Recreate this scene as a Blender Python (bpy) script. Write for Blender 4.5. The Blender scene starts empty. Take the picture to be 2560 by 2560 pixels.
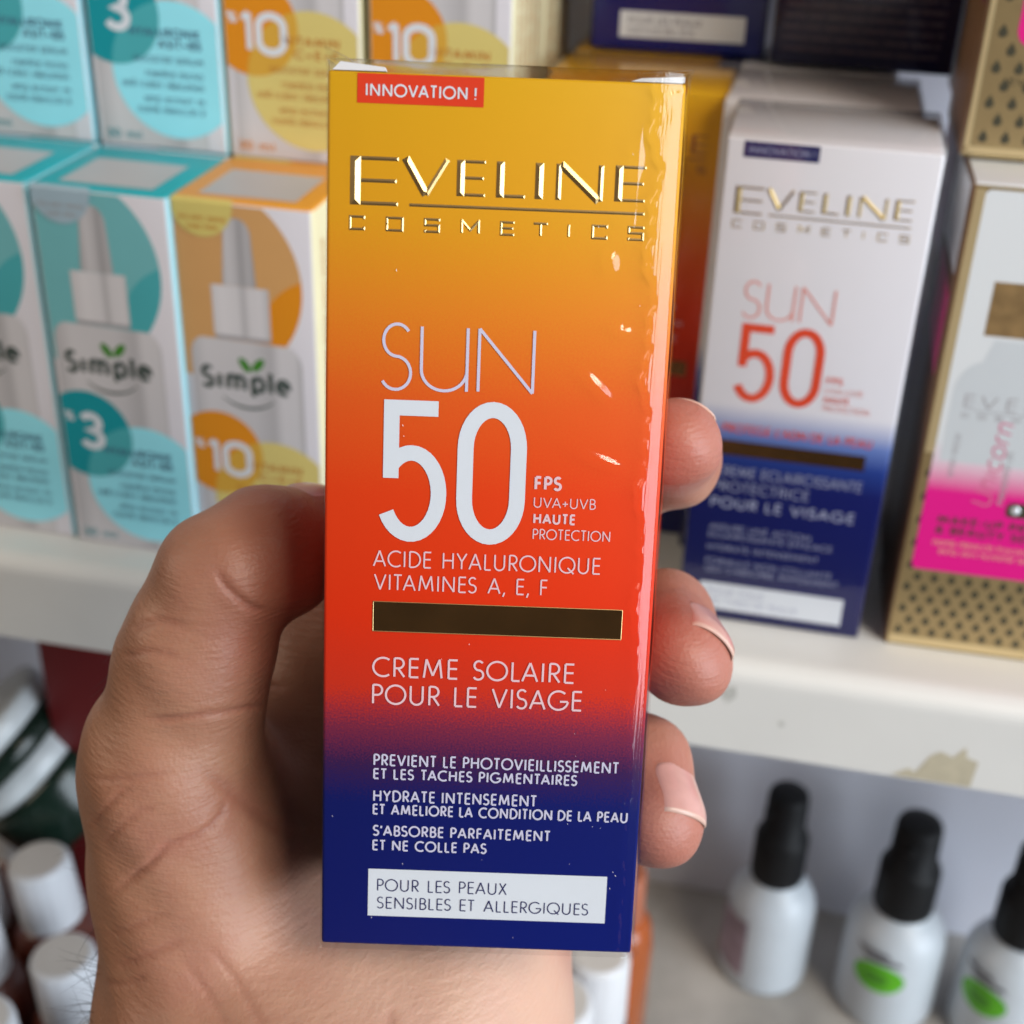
import bpy, bmesh, math, random
import numpy as np
from mathutils import Matrix, Vector
from math import sin, cos, pi, radians

random.seed(7)
rng = np.random.default_rng(7)
sc = bpy.context.scene
COL = sc.collection

# ------------------------------------------------------------------ camera
CAM_Z = 0.2279
right = Vector((0.99940, 0.01710, 0.03018))
down = Vector((0.03470, -0.49280, -0.86944))
fwd = Vector((0.0, 0.86998, -0.49309))
cd = bpy.data.cameras.new('camera')
cam = bpy.data.objects.new('camera', cd)
COL.objects.link(cam)
cam.matrix_world = Matrix(((right.x, -down.x, -fwd.x, 0), (right.y, -down.y, -fwd.y, 0),
                           (right.z, -down.z, -fwd.z, CAM_Z), (0, 0, 0, 1)))
cd.sensor_fit = 'HORIZONTAL'
cd.sensor_width = 36
cd.lens = 3500.5 / 2560 * 36
cd.clip_start = 0.01
cd.clip_end = 50
cd.dof.use_dof = True
cd.dof.focus_distance = 0.221
cd.dof.aperture_fstop = 17.5
sc.camera = cam

# ------------------------------------------------------------------ light
w = bpy.data.worlds.new('World')
sc.world = w
w.use_nodes = True
bg = w.node_tree.nodes['Background']
bg.inputs[0].default_value = (1.0, 0.96, 0.92, 1)
bg.inputs[1].default_value = 0.066


def area(name, loc, target, sx, sy, power, color):
    l = bpy.data.lights.new(name, 'AREA')
    l.shape = 'RECTANGLE'
    l.size, l.size_y = sx, sy
    l.energy = power
    l.color = color
    o = bpy.data.objects.new(name, l)
    COL.objects.link(o)
    o.location = loc
    o.rotation_euler = (Vector(target) - Vector(loc)).to_track_quat('-Z', 'Y').to_euler()
    return o


area('shop_doorway_light', (1.20, -0.55, 0.36), (0.0, 0.22, 0.06), 1.1, 1.2, 33, (0.80, 0.90, 1.0))
area('ceiling_tube_light', (0.76, -0.72, 1.22), (0.0, 0.25, 0.08), 0.6, 0.4, 15.5, (1.0, 0.88, 0.73))
area('left_fill_light', (-1.05, 0.12, 0.62), (-0.05, 0.25, 0.05), 0.6, 0.6, 3.8, (1.0, 0.86, 0.70))  # added fill lamp from the left, brightens the thumb-side edge of the hand

vs = sc.view_settings
vs.view_transform = 'Standard'
vs.look = 'None'
vs.exposure = -0.02
vs.gamma = 1.0
vs.use_curve_mapping = False
sc.render.engine = 'CYCLES'
sc.cycles.use_denoising = True
sc.cycles.max_bounces = 10
sc.cycles.transparent_max_bounces = 16


# ------------------------------------------------------------------ helpers
def lin(c):
    c = c / 255.0
    return c / 12.92 if c <= 0.04045 else ((c + 0.055) / 1.055) ** 2.4


def rgb(r, g, b, k=1.0):
    return (lin(r) * k, lin(g) * k, lin(b) * k, 1.0)


MATS = {}


def mat(name, color, rough=0.45, metallic=0.0, vary=0.05, scale=60.0, bump=0.0, bscale=900.0, coat=0.0, spec=0.5, sss=0.0):
    """procedural principled material with a little mottling and optional fine relief"""
    if name in MATS:
        return MATS[name]
    m = bpy.data.materials.new(name)
    m.use_nodes = True
    nt = m.node_tree
    b = nt.nodes['Principled BSDF']
    b.inputs['Roughness'].default_value = rough
    b.inputs['Metallic'].default_value = metallic
    b.inputs['Specular IOR Level'].default_value = spec
    b.inputs['Coat Weight'].default_value = coat
    b.inputs['Coat Roughness'].default_value = 0.12
    if sss:
        b.inputs['Subsurface Weight'].default_value = sss
        b.inputs['Subsurface Radius'].default_value = (0.004, 0.003, 0.003)
    tc = nt.nodes.new('ShaderNodeTexCoord')
    n = nt.nodes.new('ShaderNodeTexNoise')
    n.inputs['Scale'].default_value = scale
    n.inputs['Detail'].default_value = 5
    nt.links.new(tc.outputs['Object'], n.inputs['Vector'])
    mr = nt.nodes.new('ShaderNodeMapRange')
    mr.inputs[1].default_value = 0.3
    mr.inputs[2].default_value = 0.7
    mr.inputs[3].default_value = 1 - vary
    mr.inputs[4].default_value = 1 + vary
    nt.links.new(n.outputs['Fac'], mr.inputs[0])
    mx = nt.nodes.new('ShaderNodeMix')
    mx.data_type = 'RGBA'
    mx.blend_type = 'MULTIPLY'
    mx.inputs[0].default_value = 1.0
    mx.inputs[6].default_value = color
    nt.links.new(mr.outputs[0], mx.inputs[7])
    nt.links.new(mx.outputs[2], b.inputs['Base Color'])
    if bump:
        n2 = nt.nodes.new('ShaderNodeTexNoise')
        n2.inputs['Scale'].default_value = bscale
        n2.inputs['Detail'].default_value = 3
        nt.links.new(tc.outputs['Object'], n2.inputs['Vector'])
        bp = nt.nodes.new('ShaderNodeBump')
        bp.inputs['Strength'].default_value = bump
        bp.inputs['Distance'].default_value = 0.0002
        nt.links.new(n2.outputs['Fac'], bp.inputs['Height'])
        nt.links.new(bp.outputs[0], b.inputs['Normal'])
    MATS[name] = m
    return m


def ramp_mat(name, stops, height, rough=0.4, halftone=0.06, coat=0.0):
    """printed vertical blend: colour stops given at heights (m) above the base of the carton"""
    m = bpy.data.materials.new(name)
    m.use_nodes = True
    nt = m.node_tree
    b = nt.nodes['Principled BSDF']
    b.inputs['Roughness'].default_value = rough
    b.inputs['Coat Weight'].default_value = coat
    b.inputs['Coat Roughness'].default_value = 0.2
    b.inputs['Specular IOR Level'].default_value = 0.2
    tc = nt.nodes.new('ShaderNodeTexCoord')
    sx = nt.nodes.new('ShaderNodeSeparateXYZ')
    nt.links.new(tc.outputs['Object'], sx.inputs[0])
    # print grain: fine screen dots jitter the blend
    nz = nt.nodes.new('ShaderNodeTexNoise')
    nz.inputs['Scale'].default_value = 3000
    nz.inputs['Detail'].default_value = 1
    nt.links.new(tc.outputs['Object'], nz.inputs['Vector'])
    ma = nt.nodes.new('ShaderNodeMath')
    ma.operation = 'MULTIPLY_ADD'
    nt.links.new(nz.outputs['Fac'], ma.inputs[0])
    ma.inputs[1].default_value = halftone * height
    nt.links.new(sx.outputs['Z'], ma.inputs[2])
    mr = nt.nodes.new('ShaderNodeMapRange')
    mr.inputs[1].default_value = 0.5 * halftone * height
    mr.inputs[2].default_value = height + 0.5 * halftone * height
    nt.links.new(ma.outputs[0], mr.inputs[0])
    cr = nt.nodes.new('ShaderNodeValToRGB')
    el = cr.color_ramp.elements
    for i, (z, c) in enumerate(stops):
        e = el[i] if i < 2 else el.new(z / height)
        e.position = z / height
        e.color = c
    nt.links.new(mr.outputs[0], cr.inputs[0])
    nt.links.new(cr.outputs[0], b.inputs['Base Color'])
    MATS[name] = m
    return m


def mesh_obj(name, verts, faces, m, parent=None, smooth=False):
    me = bpy.data.meshes.new(name)
    me.from_pydata([tuple(v) for v in verts], [], [tuple(f) for f in faces])
    me.update()
    if smooth:
        me.polygons.foreach_set('use_smooth', [True] * len(me.polygons))
    if m:
        me.materials.append(m)
    o = bpy.data.objects.new(name, me)
    COL.objects.link(o)
    if parent:
        o.parent = parent
    return o


def bm_obj(name, bm, m, parent=None, smooth=False):
    me = bpy.data.meshes.new(name)
    bm.to_mesh(me)
    bm.free()
    if smooth:
        me.polygons.foreach_set('use_smooth', [True] * len(me.polygons))
    me.materials.append(m)
    o = bpy.data.objects.new(name, me)
    COL.objects.link(o)
    if parent:
        o.parent = parent
    return o


def tag(o, label=None, cat=None, group=None, kind=None):
    if label:
        o['label'] = label
    if cat:
        o['category'] = cat
    if group:
        o['group'] = group
    if kind:
        o['kind'] = kind
    return o


def thing(name, loc, yaw=0.0, label=None, cat=None, group=None):
    o = bpy.data.objects.new(name, None)
    o.empty_display_size = 0.01
    COL.objects.link(o)
    o.location = loc
    o.rotation_euler = (0, 0, yaw)
    return tag(o, label, cat, group)


def copy_tree(o, parent=None):
    c = o.copy()
    COL.objects.link(c)
    if parent:
        c.parent = parent
    for ch in o.children:
        copy_tree(ch, c)
    return c


def carton_bm(w, d, h, bev=0.0006, seg=2):
    bm = bmesh.new()
    bmesh.ops.create_cube(bm, size=1)
    for v in bm.verts:
        v.co = Vector(((v.co.x + .5) * w, (v.co.y + .5) * d, (v.co.z + .5) * h))
    bmesh.ops.bevel(bm, geom=bm.edges[:], offset=bev, segments=seg, affect='EDGES', profile=0.6)
    return bm


def arc(cx, cy, rx, ry, a0, a1, n=18):
    return [(cx + rx * cos(radians(a0 + (a1 - a0) * i / n)), cy + ry * sin(radians(a0 + (a1 - a0) * i / n))) for i in range(n + 1)]


# geometric sans stroke letters, cap height 1: (width, strokes)
G = {}
G['A'] = (.76, [[(0, 0), (.38, 1)], [(.76, 0), (.38, 1)], [(.13, .32), (.63, .32)]])
G['B'] = (.48, [[(0, 0), (0, 1)], [(0, 1), (.2, 1)] + arc(.2, .76, .23, .24, 90, -90) + [(0, .52)], [(0, .52), (.22, .52)] + arc(.22, .26, .26, .26, 90, -90) + [(0, 0)]])
G['C'] = (.80, [arc(.5, .5, .5, .5, 52, 308, 30)])
G['D'] = (.68, [[(0, 0), (0, 1)], [(0, 1), (.18, 1)] + arc(.18, .5, .5, .5, 90, -90, 26) + [(0, 0)]])
G['E'] = (.44, [[(0, 0), (0, 1)], [(0, 1), (.44, 1)], [(0, .53), (.42, .53)], [(0, 0), (.44, 0)]])
G['F'] = (.40, [[(0, 0), (0, 1)], [(0, 1), (.40, 1)], [(0, .52), (.38, .52)]])
G['G'] = (.98, [arc(.5, .5, .5, .5, 48, 352, 32), [(.58, .44), (.99, .44)]])
G['H'] = (.62, [[(0, 0), (0, 1)], [(.62, 0), (.62, 1)], [(0, .52), (.62, .52)]])
G['I'] = (.0, [[(0, 0), (0, 1)]])
G['J'] = (.3, [[(.3, 1), (.3, .2)] + arc(.12, .2, .18, .2, 0, -140)])
G['K'] = (.55, [[(0, 0), (0, 1)], [(.5, 1), (.03, .52)], [(.03, .52), (.55, 0)]])
G['L'] = (.38, [[(0, 1), (0, 0)], [(0, 0), (.38, 0)]])
G['M'] = (.90, [[(0, 0), (.12, 1)], [(.12, 1), (.45, .12)], [(.45, .12), (.78, 1)], [(.78, 1), (.90, 0)]])
G['N'] = (.70, [[(0, 0), (0, 1)], [(0, 1), (.70, 0)], [(.70, 0), (.70, 1)]])
G['O'] = (1.0, [arc(.5, .5, .5, .5, 0, 360, 40)])
G['P'] = (.46, [[(0, 0), (0, 1)], [(0, 1), (.2, 1)] + arc(.2, .73, .26, .27, 90, -90) + [(0, .46)]])
G['Q'] = (1.0, [arc(.5, .5, .5, .5, 0, 360, 40), [(.55, .32), (.95, -.06)]])
G['R'] = (.50, [[(0, 0), (0, 1)], [(0, 1), (.2, 1)] + arc(.2, .73, .26, .27, 90, -90) + [(0, .46)], [(.18, .46), (.50, 0)]])
G['S'] = (.48, [arc(.25, .755, .225, .245, 35, 270, 18)[:-1] + arc(.23, .255, .25, .255, 90, -150, 20)])
G['T'] = (.52, [[(.26, 0), (.26, 1)], [(0, 1), (.52, 1)]])
G['U'] = (.62, [[(0, 1), (0, .31)] + arc(.31, .31, .31, .31, 180, 360, 18) + [(.62, 1)]])
G['u1'] = (.66, [[(0, 1), (0, .33)] + arc(.33, .33, .33, .33, 180, 360, 18) + [(.66, 1)], [(.66, .4), (.66, 0)]])
G['V'] = (.72, [[(0, 1), (.36, 0)], [(.72, 1), (.36, 0)]])
G['W'] = (1.1, [[(0, 1), (.28, 0)], [(.28, 0), (.55, 1)], [(.55, 1), (.82, 0)], [(.82, 0), (1.1, 1)]])
G['X'] = (.6, [[(0, 0), (.56, 1)], [(.04, 1), (.6, 0)]])
G['Y'] = (.62, [[(0, 1), (.31, .48)], [(.62, 1), (.31, .48)], [(.31, .48), (.31, 0)]])
G['Z'] = (.56, [[(.03, 1), (.56, 1)], [(.56, 1), (0, 0)], [(0, 0), (.56, 0)]])
G['0'] = (.475, [[(0, .30)] + arc(.2375, .30, .2375, .30, 180, 360, 18)[1:] + arc(.2375, .70, .2375, .30, 0, 180, 18) + [(0, .30)]])
G['1'] = (.22, [[(.20, 0), (.20, 1)], [(0, .84), (.20, 1)]])
G['3'] = (.5, [arc(.24, .76, .22, .24, 150, -90, 18)[:-1] + arc(.24, .26, .25, .26, 90, -155, 20)])
G['5'] = (.475, [[(.455, 1), (.04, 1), (.04, .446)], arc(.225, .325, .25, .325, 138, -152, 30)])
G['!'] = (.0, [[(0, .28), (0, 1)], [(0, 0), (0, .09)]])
G['+'] = (.5, [[(0, .42), (.5, .42)], [(.25, .16), (.25, .68)]])
G['-'] = (.3, [[(0, .42), (.3, .42)]])
G[','] = (.12, [[(.12, .08), (.02, -.2)]])
G["'"] = (.05, [[(.05, 1), (.0, .74)]])
G['&'] = (.66, [arc(.3, .78, .17, .22, -40, 220, 14) + [(.66, 0)], arc(.27, .28, .27, .28, 110, 360, 18)])
G['%'] = (.7, [arc(.15, .78, .15, .2, 0, 360, 14), arc(.55, .22, .15, .2, 0, 360, 14), [(.1, 0), (.6, 1)]])
# lower case
G['i'] = (.0, [[(0, 0), (0, .68)]])
G['m'] = (.86, [[(0, 0), (0, .68)], [(0, .42)] + arc(.215, .44, .215, .24, 180, 0, 12) + [(.43, 0)], [(.43, .42)] + arc(.645, .44, .215, .24, 180, 0, 12) + [(.86, 0)]])
G['n'] = (.44, [[(0, 0), (0, .68)], [(0, .40)] + arc(.22, .44, .22, .24, 180, 0, 12) + [(.44, 0)]])
G['p'] = (.54, [[(0, -.3), (0, .68)], arc(.27, .34, .27, .34, 0, 360, 22)])
G['l'] = (.0, [[(0, 0), (0, 1)]])
G['e'] = (.56, [[(.02, .36)] + [(.56, .36)] + arc(.28, .34, .28, .34, 5, 310, 22)])
G['c'] = (.50, [arc(.30, .34, .30, .34, 50, 310, 18)])
G['o'] = (.58, [arc(.29, .34, .29, .34, 0, 360, 20)])
G['r'] = (.26, [[(0, 0), (0, .68)], [(0, .42)] + arc(.2, .46, .2, .22, 180, 70, 8)])
# squarish gothic for the sub-brand
G['qC'] = (1.1, [[(1.1, .80), (1.1, 1), (0, 1), (0, 0), (1.1, 0), (1.1, .20)]])
G['qO'] = (1.15, [[(0, .5), (0, 1), (1.15, 1), (1.15, 0), (0, 0), (0, .5)]])
G['qS'] = (1.05, [[(1.05, .86), (1.05, 1), (0, 1), (0, .52), (1.05, .52), (1.05, 0), (0, 0), (0, .14)]])
G['qM'] = (1.2, [[(0, 0), (0, 1), (.6, .25), (1.2, 1), (1.2, 0)]])
G['qE'] = (1.0, [[(1.0, 1), (0, 1), (0, 0), (1.0, 0)], [(0, .52), (.92, .52)]])
G['qT'] = (1.05, [[(0, 1), (1.05, 1)], [(.525, 1), (.525, 0)]])
G['qI'] = (.0, [[(0, 1), (0, 0)]])


def strip(pts, t):
    """offset a polyline to a ribbon of width t; returns left/right rows"""
    P = [np.array(p, float) for p in pts]
    closed = np.linalg.norm(P[0] - P[-1]) < 1e-9 and len(P) > 3
    L, Rr = [], []
    n = len(P)
    for i in range(n):
        if closed:
            a = P[i - 1] if i > 0 else P[-2]
            c = P[i + 1] if i < n - 1 else P[1]
        else:
            a = P[max(i - 1, 0)]
            c = P[min(i + 1, n - 1)]
        d1 = P[i] - a
        d2 = c - P[i]
        if np.linalg.norm(d1) < 1e-12:
            d1 = d2
        if np.linalg.norm(d2) < 1e-12:
            d2 = d1
        d1 = d1 / np.linalg.norm(d1)
        d2 = d2 / np.linalg.norm(d2)
        n1 = np.array([-d1[1], d1[0]])
        n2 = np.array([-d2[1], d2[0]])
        mm = n1 + n2
        l = np.linalg.norm(mm)
        mm = n1 if l < 1e-6 else mm / l
        k = 1 / max(0.45, float(mm @ n1))
        L.append(P[i] + mm * t / 2 * k)
        Rr.append(P[i] - mm * t / 2 * k)
    return L, Rr


def glyph_keys(s):
    out = []
    i = 0
    while i < len(s):
        if s[i] == '~':
            out.append('q' + s[i + 1])
            i += 2
        elif s[i] == '^':
            out.append('u1')
            i += 2
        else:
            out.append(s[i])
            i += 1
    return out


STRAIGHT_R = set('HIMNUJl') | {'u1', 'i', 'm', 'n', 'qI', 'qO', 'qM'}
STRAIGHT_L = set('BDEFHIKLMNPRUil') | {'u1', 'm', 'n', 'p', 'r', 'qI', 'qE', 'qO', 'qM', 'qC'}


def layout(s, x, z, cap, width, t, gap=.2, space=.42):
    """text -> list of polylines in face coordinates fitted to a given width"""
    keys = glyph_keys(s)
    adv = 0
    items = []
    sy = cap - t
    tw = t / sy
    prev = None
    for k in keys:
        if k == ' ':
            adv += space + tw + gap
            prev = None
            continue
        wd, st = G[k]
        if prev:
            r_, l_ = prev in STRAIGHT_R, k in STRAIGHT_L
            adv += tw * .9 + gap * (1.15 if r_ and l_ else .8 if r_ or l_ else .45 if (prev + k) not in ('AV', 'VA', 'TA', 'LA', 'AU') else .15)
        items.append((adv, st))
        adv += wd
        prev = k
    sx = (width - t) / max(adv, 1e-6) if width else (cap - t)
    out = []
    for a, st in items:
        for path in st:
            out.append([(x + t / 2 + (a + px) * sx, z + t / 2 + py * sy) for px, py in path])
    return out


def ribbon_mesh(name, paths, t, m, parent, y0, f=None):
    """flat print: every stroke lies a few microns above the one before"""
    V, Fc = [], []
    for i, p in enumerate(paths):
        L, Rr = strip(p, t)
        b = len(V)
        y = y0 - 4e-6 * (i % 7)
        for a, c in zip(L, Rr):
            for q in (a, c):
                if f:
                    V.append(f(q[0], y, q[1]))
                else:
                    V.append((q[0], y, q[1]))
        for j in range(len(L) - 1):
            Fc.append((b + 2 * j, b + 2 * j + 1, b + 2 * j + 3, b + 2 * j + 2))
    return mesh_obj(name, V, Fc, m, parent)


def text(name, s, x, z, cap, width, t, m, parent, y0=-1.0e-4, gap=.2, space=.42):
    return ribbon_mesh(name, layout(s, x, z, cap, width, t, gap, space), t, m, parent, y0)


def poly(name, pts, m, parent, y0=-6e-5):
    return mesh_obj(name, [(p[0], y0, p[1]) for p in pts], [tuple(range(len(pts)))], m, parent)


def rect(name, x0, z0, x1, z1, m, parent, y0=-6e-5, r=0.0):
    if r <= 0:
        pts = [(x0, z0), (x1, z0), (x1, z1), (x0, z1)]
    else:
        pts = arc(x0 + r, z0 + r, r, r, 180, 270, 6) + arc(x1 - r, z0 + r, r, r, 270, 360, 6) + arc(x1 - r, z1 - r, r, r, 0, 90, 6) + arc(x0 + r, z1 - r, r, r, 90, 180, 6)
    return poly(name, pts, m, parent, y0)


def clip_rect(pts, x0, z0, x1, z1):
    def cut(P, ax, val, keep_less):
        out = []
        for i in range(len(P)):
            a, b = P[i - 1], P[i]
            ia = a[ax] <= val if keep_less else a[ax] >= val
            ib = b[ax] <= val if keep_less else b[ax] >= val
            if ia != ib:
                s = (val - a[ax]) / (b[ax] - a[ax])
                out.append((a[0] + s * (b[0] - a[0]), a[1] + s * (b[1] - a[1])))
            if ib:
                out.append(b)
        return out
    P = cut(pts, 0, x0, False)
    P = cut(P, 0, x1, True)
    P = cut(P, 1, z0, False)
    return cut(P, 1, z1, True)


def emboss(name, segs, m, parent, rise=0.00028, y0=0.0):
    """hot-foil relief: each stroke (x0,z0,x1,z1,width) is a hipped ridge"""
    V, Fc = [], []
    for i, (x0, z0, x1, z1, t) in enumerate(segs):
        a, b = np.array([x0, z0]), np.array([x1, z1])
        d = (b - a) / np.linalg.norm(b - a)
        n = np.array([-d[1], d[0]]) * t / 2
        hip = d * min(t / 2, np.linalg.norm(b - a) * .3)
        y = y0 - 4e-6 * (i % 5)
        pk = y0 - 4e-6 * (i % 5) - t * .235
        k = len(V)
        for q, yy in ((a + n, y), (a - n, y), (b - n, y), (b + n, y), (a + hip, pk), (b - hip, pk)):
            V.append((q[0], yy, q[1]))
        Fc += [(k, k + 1, k + 4), (k + 1, k + 2, k + 5, k + 4), (k + 2, k + 3, k + 5), (k + 3, k, k + 4, k + 5)]
    return mesh_obj(name, V, Fc, m, parent)


def segs_of(paths, t):
    out = []
    for p in paths:
        for j_, (a, b) in enumerate(zip(p[:-1], p[1:])):
            if (a[0] - b[0]) ** 2 + (a[1] - b[1]) ** 2 > 1e-14:
                d = np.array(b) - np.array(a)
                d = d / np.linalg.norm(d) * t * .45
                ka, kb = (0 if j_ == 0 else 1), (0 if j_ == len(p) - 2 else 1)
                out.append((a[0] - ka * d[0], a[1] - ka * d[1], b[0] + kb * d[0], b[1] + kb * d[1], t))
    return out


def lathe(profile, n=48):
    V, Fc = [], []
    for r, z in profile:
        for i in range(n):
            a = 2 * pi * i / n
            V.append((r * cos(a), r * sin(a), z))
    for j in range(len(profile) - 1):
        for i in range(n):
            Fc.append((j * n + i, j * n + (i + 1) % n, (j + 1) * n + (i + 1) % n, (j + 1) * n + i))
    Fc.append(tuple(range(n))[::-1])
    Fc.append(tuple((len(profile) - 1) * n + i for i in range(n)))
    return V, Fc


def greek(x0, z, x1, h, t, seed):
    """a row of small unreadable word strokes, right-aligned"""
    r = random.Random(seed)
    paths = []
    x = x0
    while x < x1 - h * .4:
        for _ in range(r.randint(4, 8)):
            if x > x1 - h * .4:
                break
            k = r.choice('niocemrln')
            wd, st = G[k]
            for p in st:
                paths.append([(x + q[0] * h, z + q[1] * h) for q in p])
            x += (wd + .26) * h
        x += h * .45
    return paths


# ------------------------------------------------------------------ the setting
YAW = radians(-11.2)
E1 = Vector((cos(YAW), sin(YAW), 0))
E2 = Vector((-sin(YAW), cos(YAW), 0))
ORG = Vector((0.0, 0.3325, 0.0))


def sh(s, t, z):
    return ORG + E1 * s + E2 * t + Vector((0, 0, z))


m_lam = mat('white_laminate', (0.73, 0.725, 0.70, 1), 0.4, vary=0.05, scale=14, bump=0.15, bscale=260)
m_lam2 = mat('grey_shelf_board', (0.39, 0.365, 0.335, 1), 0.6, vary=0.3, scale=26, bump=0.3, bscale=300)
m_wall = mat('grey_back_panel', (0.68, 0.68, 0.75, 1), 0.55, vary=0.06, scale=9)
m_chip = mat('bare_chipboard', (0.50, 0.45, 0.33, 1), 0.9, vary=0.10, scale=300, bump=0.2, bscale=700)
m_scuff = mat('grey_scuff', (0.50, 0.50, 0.47, 1), 0.7, vary=0.3, scale=600)

# upper shelf board with a rounded front lip
bm = bmesh.new()
prof = [(0.0, -0.0300), (0.16, -0.0300), (0.16, 0.0)] + [(0.006 + 0.006 * cos(radians(a)), -0.006 + 0.006 * sin(radians(a))) for a in (90, 110, 130, 150, 165, 180)]
rows = []
for s in (-0.75, 0.75):
    rows.append([bm.verts.new(sh(s, t, z)) for t, z in prof])
n = len(prof)
for i in range(n):
    bm.faces.new((rows[0][i], rows[0][(i + 1) % n], rows[1][(i + 1) % n], rows[1][i]))
bm.faces.new(rows[0][::-1])
bm.faces.new(rows[1])
bmesh.ops.recalc_face_normals(bm, faces=bm.faces[:])
shelf = tag(bm_obj('shelf', bm, m_lam), kind='structure')
# a chipped patch and scuffs on the front edge
def edge_patch(name, pts, m, off=-1e-4):
    return mesh_obj(name, [sh(s, off, z) for s, z in pts], [tuple(range(len(pts)))], m, shelf)


chip = [(0.112, -0.0296), (0.1165, -0.0262), (0.1185, -0.0272), (0.1215, -0.0208), (0.124, -0.0188), (0.1255, -0.0192), (0.1275, -0.0202), (0.1305, -0.0160), (0.1312, -0.0195), (0.1345, -0.0205), (0.1338, -0.0296)]
edge_patch('chipped_patch', chip, m_chip)
edge_patch('scuff_mark', [(0.0625, -0.0085), (0.066, -0.007), (0.0665, -0.0105), (0.064, -0.0135), (0.0626, -0.0115)], m_scuff)
edge_patch('scuff_mark', [(0.079, -0.0172), (0.0805, -0.0165), (0.0808, -0.0182), (0.0795, -0.0188)], m_scuff)

# back panel and lower shelf
bm = bmesh.new()
vv = [bm.verts.new(sh(s, t, z)) for s, t, z in ((-.75, .1615, -.30), (.75, .1615, -.30), (.75, .1615, .6), (-.75, .1615, .6), (-.75, .172, -.30), (.75, .172, -.30), (.75, .172, .6), (-.75, .172, .6))]
for f in ((0, 1, 2, 3), (5, 4, 7, 6), (4, 0, 3, 7), (1, 5, 6, 2), (3, 2, 6, 7), (4, 5, 1, 0)):
    bm.faces.new([vv[i] for i in f])
tag(bm_obj('back_wall', bm, m_wall), kind='structure')
ZL = -0.24
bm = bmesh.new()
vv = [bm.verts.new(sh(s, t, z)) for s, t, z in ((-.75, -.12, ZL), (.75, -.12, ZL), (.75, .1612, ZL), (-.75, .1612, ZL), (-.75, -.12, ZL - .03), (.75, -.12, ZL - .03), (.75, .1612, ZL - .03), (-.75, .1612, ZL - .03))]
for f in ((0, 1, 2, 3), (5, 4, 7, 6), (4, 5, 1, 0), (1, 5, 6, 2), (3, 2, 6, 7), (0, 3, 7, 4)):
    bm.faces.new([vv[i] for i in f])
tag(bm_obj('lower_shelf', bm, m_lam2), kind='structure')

# ------------------------------------------------------------------ print colours
white_ink = mat('white_ink', (0.70, 0.735, 0.79, 1), 0.4, vary=0.02)
pink_ink = mat('pale_pink_ink', (0.80, 0.56, 0.60, 1), 0.4, vary=0.02)
red_ink = mat('red_ink', (0.72, 0.045, 0.012, 1), 0.35, vary=0.02)
navy_ink = mat('navy_ink', (0.012, 0.014, 0.10, 1), 0.35, vary=0.03)
lilac_ink = mat('lilac_ink', (0.62, 0.60, 0.76, 1), 0.4, vary=0.02)
gold_foil = mat('gold_foil', (0.74, 0.53, 0.24, 1), 0.36, 1.0, vary=0.06, scale=500)
dark_foil = mat('bronze_foil', (0.52, 0.26, 0.08, 1), 0.20, 1.0, vary=0.15, scale=120, bump=0.05, bscale=220)
white_board = mat('white_board', (0.78, 0.77, 0.79, 1), 0.42, vary=0.015)
speck_m = mat('dust_speck', (0.85, 0.80, 0.78, 1), 0.6)

BW, BD, BH = 0.052, 0.037, 0.1402
MM = 0.001


def brand_block(root, m, sub_m=None, y0=-2e-5):
    """relief brand lettering with thick stems and hairline arms, plus the squarish sub-line"""
    sub_m = sub_m or m
    segs = []

    def E(x0, z0, x1, z1, st=1.15, hair=.44):
        segs.extend([(x0 + st / 2, z0, x0 + st / 2, z1, st), (x0 + st, z1 - hair / 2, x1, z1 - hair / 2, hair),
                     (x0 + st, (z0 + z1) / 2 + .05, x1 - .25, (z0 + z1) / 2 + .05, hair), (x0 + st, z0 + hair / 2, x1, z0 + hair / 2, hair)])
    letters = []
    E(3.4, 121.3, 10.5, 128.3, 1.55, .55)
    letters.append(list(segs)); segs.clear()
    segs.extend([(11.5, 128.3, 14.6, 123.1, 1.2), (17.7, 128.3, 14.6, 123.1, .75)])
    letters.append(list(segs)); segs.clear()
    E(19.1, 123.1, 23.3, 128.3)
    letters.append(list(segs)); segs.clear()
    segs.extend([(25.5, 123.1, 25.5, 128.3, 1.15), (26.1, 123.35, 29.2, 123.35, .5)])
    letters.append(list(segs)); segs.clear()
    segs.append((31.25, 123.1, 31.25, 128.3, 1.2))
    letters.append(list(segs)); segs.clear()
    segs.extend([(34.1, 123.1, 34.1, 128.3, .8), (34.3, 128.3, 40.1, 123.1, 1.15), (40.3, 123.1, 40.3, 128.3, .75)])
    letters.append(list(segs)); segs.clear()
    E(42.4, 123.2, 46.9, 128.4)
    letters.append(list(segs))
    for sg in letters:
        emboss('brand_letter', [tuple(q * MM for q in s) for s in sg], m, root, y0=y0)
    emboss('brand_underline', [(12.2 * MM, 121.55 * MM, 47.0 * MM, 121.55 * MM, .45 * MM)], m, root, y0=y0)
    t = .36
    for ch, x0, x1 in (('C', 3.3, 5.7), ('O', 8.75, 11.4), ('S', 14.4, 16.8), ('M', 19.85, 22.7), ('E', 25.7, 28.0), ('T', 30.5, 32.95), ('I', 35.6, 36.2), ('C', 39.3, 41.7), ('S', 44.65, 47.1)):
        if ch == 'I':
            paths = [[(35.9 * MM, 117.8 * MM), (35.9 * MM, 119.6 * MM)]]
        else:
            paths = layout('~' + ch, x0 * MM, 117.6 * MM, 2.15 * MM, (x1 - x0) * MM, t * MM)
        emboss('sub_brand_letter', segs_of(paths, t * MM), sub_m, root, rise=0.00012, y0=y0)


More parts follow.
